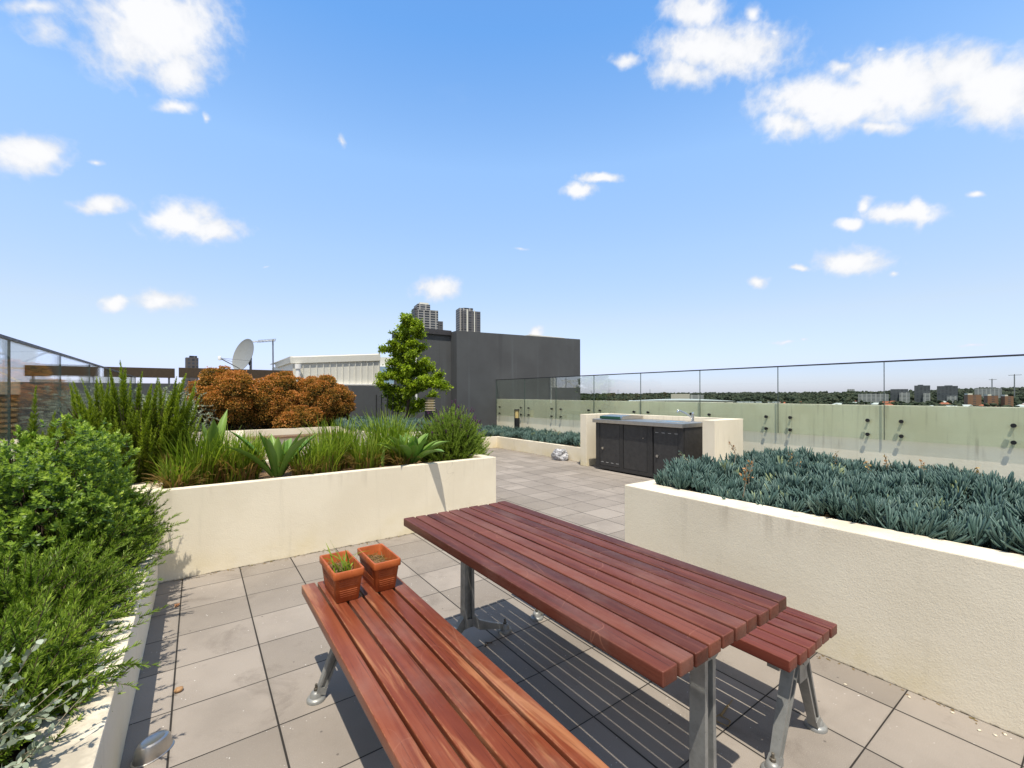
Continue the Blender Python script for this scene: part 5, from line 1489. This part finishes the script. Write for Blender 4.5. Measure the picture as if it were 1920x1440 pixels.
# suburb on the right
def house(i, az, dist, w, mat, roof, lab, z1=None):
    x, y, z = at(az, dist); h = 5.5
    t = thing('house', lab, 'house', (x, y, z), 'suburban houses beyond the parapet')
    rot = -az + rng.uniform(-.5, .5); ca, sa = math.cos(rot), math.sin(rot)
    b = MB(); rbox(b, (x, y), w, w*.7, z-1, z+h, rot); b.build('wall', M[mat], t)
    b = MB()
    def q(px, py, pz): return (x+px*ca-py*sa, y+px*sa+py*ca, pz)
    W, D = w/2+.5, w*.35+.5
    b.loft([[q(-W, -D, z+h), q(W, -D, z+h), q(W, D, z+h), q(-W, D, z+h)], [q(-W*.5, -.1, z+h+3.4), q(W*.5, -.1, z+h+3.4), q(W*.5, .1, z+h+3.4), q(-W*.5, .1, z+h+3.4)]])
    b.build('roof', M[roof], t)
mats = [('rooftan', 'rooftile', 'distant house with a terracotta hip roof among the suburb trees'), ('offwhite', 'roofpale', 'distant white house with a pale metal roof among the suburb trees'), ('brickred', 'rooftile', 'distant brick house with a red roof among the suburb trees'), ('rooftan', 'roofpale', 'distant tan house with a grey roof among the suburb trees')]
rh = np.random.default_rng(4)
for i in range(46):
    a = rh.uniform(.80, 1.56); dd = rh.uniform(800, 1500)
    m = mats[int(rh.integers(0, 4))]
    if .90 < a < 1.12 and dd > 1050: continue
    house(i, a, dd, rh.uniform(14, 24), *m)
def warehouse(az, dist, w, d, h, lab, curved=True):
    x, y, z = at(az, dist)
    t = thing('warehouse', lab, 'warehouse', (x, y, z), 'pale roofed warehouses in the suburb')
    rot = -az+.12; ca, sa = math.cos(rot), math.sin(rot)
    def q(px, py, pz): return (x+px*ca-py*sa, y+px*sa+py*ca, pz)
    b = MB(); rbox(b, (x, y), w, d, z-1, z+h, rot); b.build('wall', M['concrete_pale'], t)
    b = MB(); n = 10; rings = []
    for k in range(n+1):
        px = -w/2-1 + (w+2)*k/n; rise = (math.sin(math.pi*k/n)*h*.42 if curved else .8)+.3
        rings.append([q(px, -d/2-1, z+h+.05), q(px, d/2+1, z+h+.05), q(px, d/2+1, z+h+rise*.9), q(px, 0, z+h+rise*1.25), q(px, -d/2-1, z+h+rise*.75)])
    b.loft(rings); b.build('roof', M['roofpale'], t)
warehouse(.985, 1250, 250, 90, 9.5, 'longest pale curved warehouse roof, right of the barbecue counter')
warehouse(.815, 900, 46, 40, 9, 'pale warehouse roof beside the grey block', False)
warehouse(.765, 850, 40, 36, 10.5, 'white industrial sheds at the edge of the grey block', False)
warehouse(1.13, 1120, 80, 50, 8, 'low white warehouse in the middle of the suburb', False)
warehouse(1.40, 980, 46, 34, 6, 'low pale warehouse near the right edge', False)
block('concrete_silo', 'square pale concrete block rising above the long warehouse roof', 'building', .987, 1420, 52, 30, -24, 4, 'concrete_pale', None, (('side_block', 46, 0, 36, 26, -24, 1.5, 'mid_pale'),))
for a, d, w, z1, lab, ex in [(1.3435, 1500, 34, 14.5, 'dark mid-rise with a pale wing, leftmost of the three on the horizon', (('pale_wing', 10, -11, 20, 8, -24, 6, 'mid_pale'),)),
                             (1.3721, 1500, 29, 23, 'dark flat-topped mid-rise, middle of the three on the horizon', (('pale_wing', 8, -11, 13, 8, -24, 4, 'mid_pale'), ('roof_plant', -3, 0, 10, 10, 23, 25, 'mid_dark'))),
                             (1.4018, 1500, 36, 21, 'dark ribbed mid-rise, rightmost of the three on the horizon', (('pale_wing', 8, -11, 18, 8, -24, -3, 'mid_pale'), ('roof_plant', 2, 0, 14, 10, 21, 22.6, 'mid_dark')))]:
    block('midrise_building', lab, 'building', a, d, w, 20, -26, z1, 'mid_dark', None, ex, 'mid-rise blocks on the right horizon')
for a, d, w, z1, lab in [(1.430, 1100, 17, .2, 'orange brick apartment block under the left crane'), (1.4495, 1120, 13, -1.4, 'orange brick apartment block between the two cranes'), (1.466, 1110, 10, -2.2, 'smallest orange brick block near the right edge')]:
    block('brick_apartments', lab, 'building', a, d, w, 16, -25, z1, 'brickred', -a+.3, (('pale_top', -w*.3, 0, w*.35, 14, z1, z1+2.4, 'offwhite'),), 'orange brick blocks at the right')
block('office_building', 'white banded office building on the skyline below the left crane', 'building', 1.4465, 1750, 50, 20, -10, 16.5, 'mid_pale')
block('office_building', 'pale low office block left of the three dark mid-rises', 'building', 1.309, 1450, 60, 18, -26, 3, 'mid_pale')
block('office_building', 'tiny tower on the ridge left of the pane joint', 'building', 1.278, 3400, 36, 20, 0, 33, 'mid_pale')
def crane(az, dist, ztop, jib, lab, back=6):
    x, y, z = at(az, dist); z = -10
    t = thing('tower_crane', lab, 'crane', (x, y, z), 'tower cranes on the right horizon')
    b = MB(); b.bar((x, y, z), (x, y, ztop), 2.2, 2.2, side=(1, 0, 0)); b.build('mast', M['galv'], t)
    c, s = math.cos(-az), math.sin(-az)
    b = MB(); b.bar((x-c*back, y-s*back, ztop+1), (x+c*jib, y+s*jib, ztop+1.5), 1.2, 1.2); b.build('jib', M['galv'], t)
    b = MB(); b.bar((x, y, ztop), (x, y, ztop+4), 2.0, 2.0, 1, 1, side=(1, 0, 0)); b.build('cab', M['capping'], t)
crane(azof(1787.1, 211.5), 1800, 40, 9, 'smaller tower crane above the white banded building')
crane(azof(1791.6, 170.9), 1800, 51, 13, 'taller tower crane near the right edge of the horizon', 11)
for i, (a, hh) in enumerate([(.8385, 34), (.858, 30), (.9255, 32), (.80, 24)]):
    x, y, z = at(a, 3000)
    t = thing('lattice_mast', 'thin transmission mast standing on the far skyline', 'mast', (x, y, z), 'masts on the far skyline')
    b = MB(); b.bar((x, y, z), (x, y, hh+8), 3.0, 3.0, .8, .8, side=(1, 0, 0)); b.build('mast', M['galv'], t)
    b = MB(); b.bar((x-5, y+3, hh), (x+5, y-3, hh), .8, .8); b.build('crossarm', M['galv'], t)
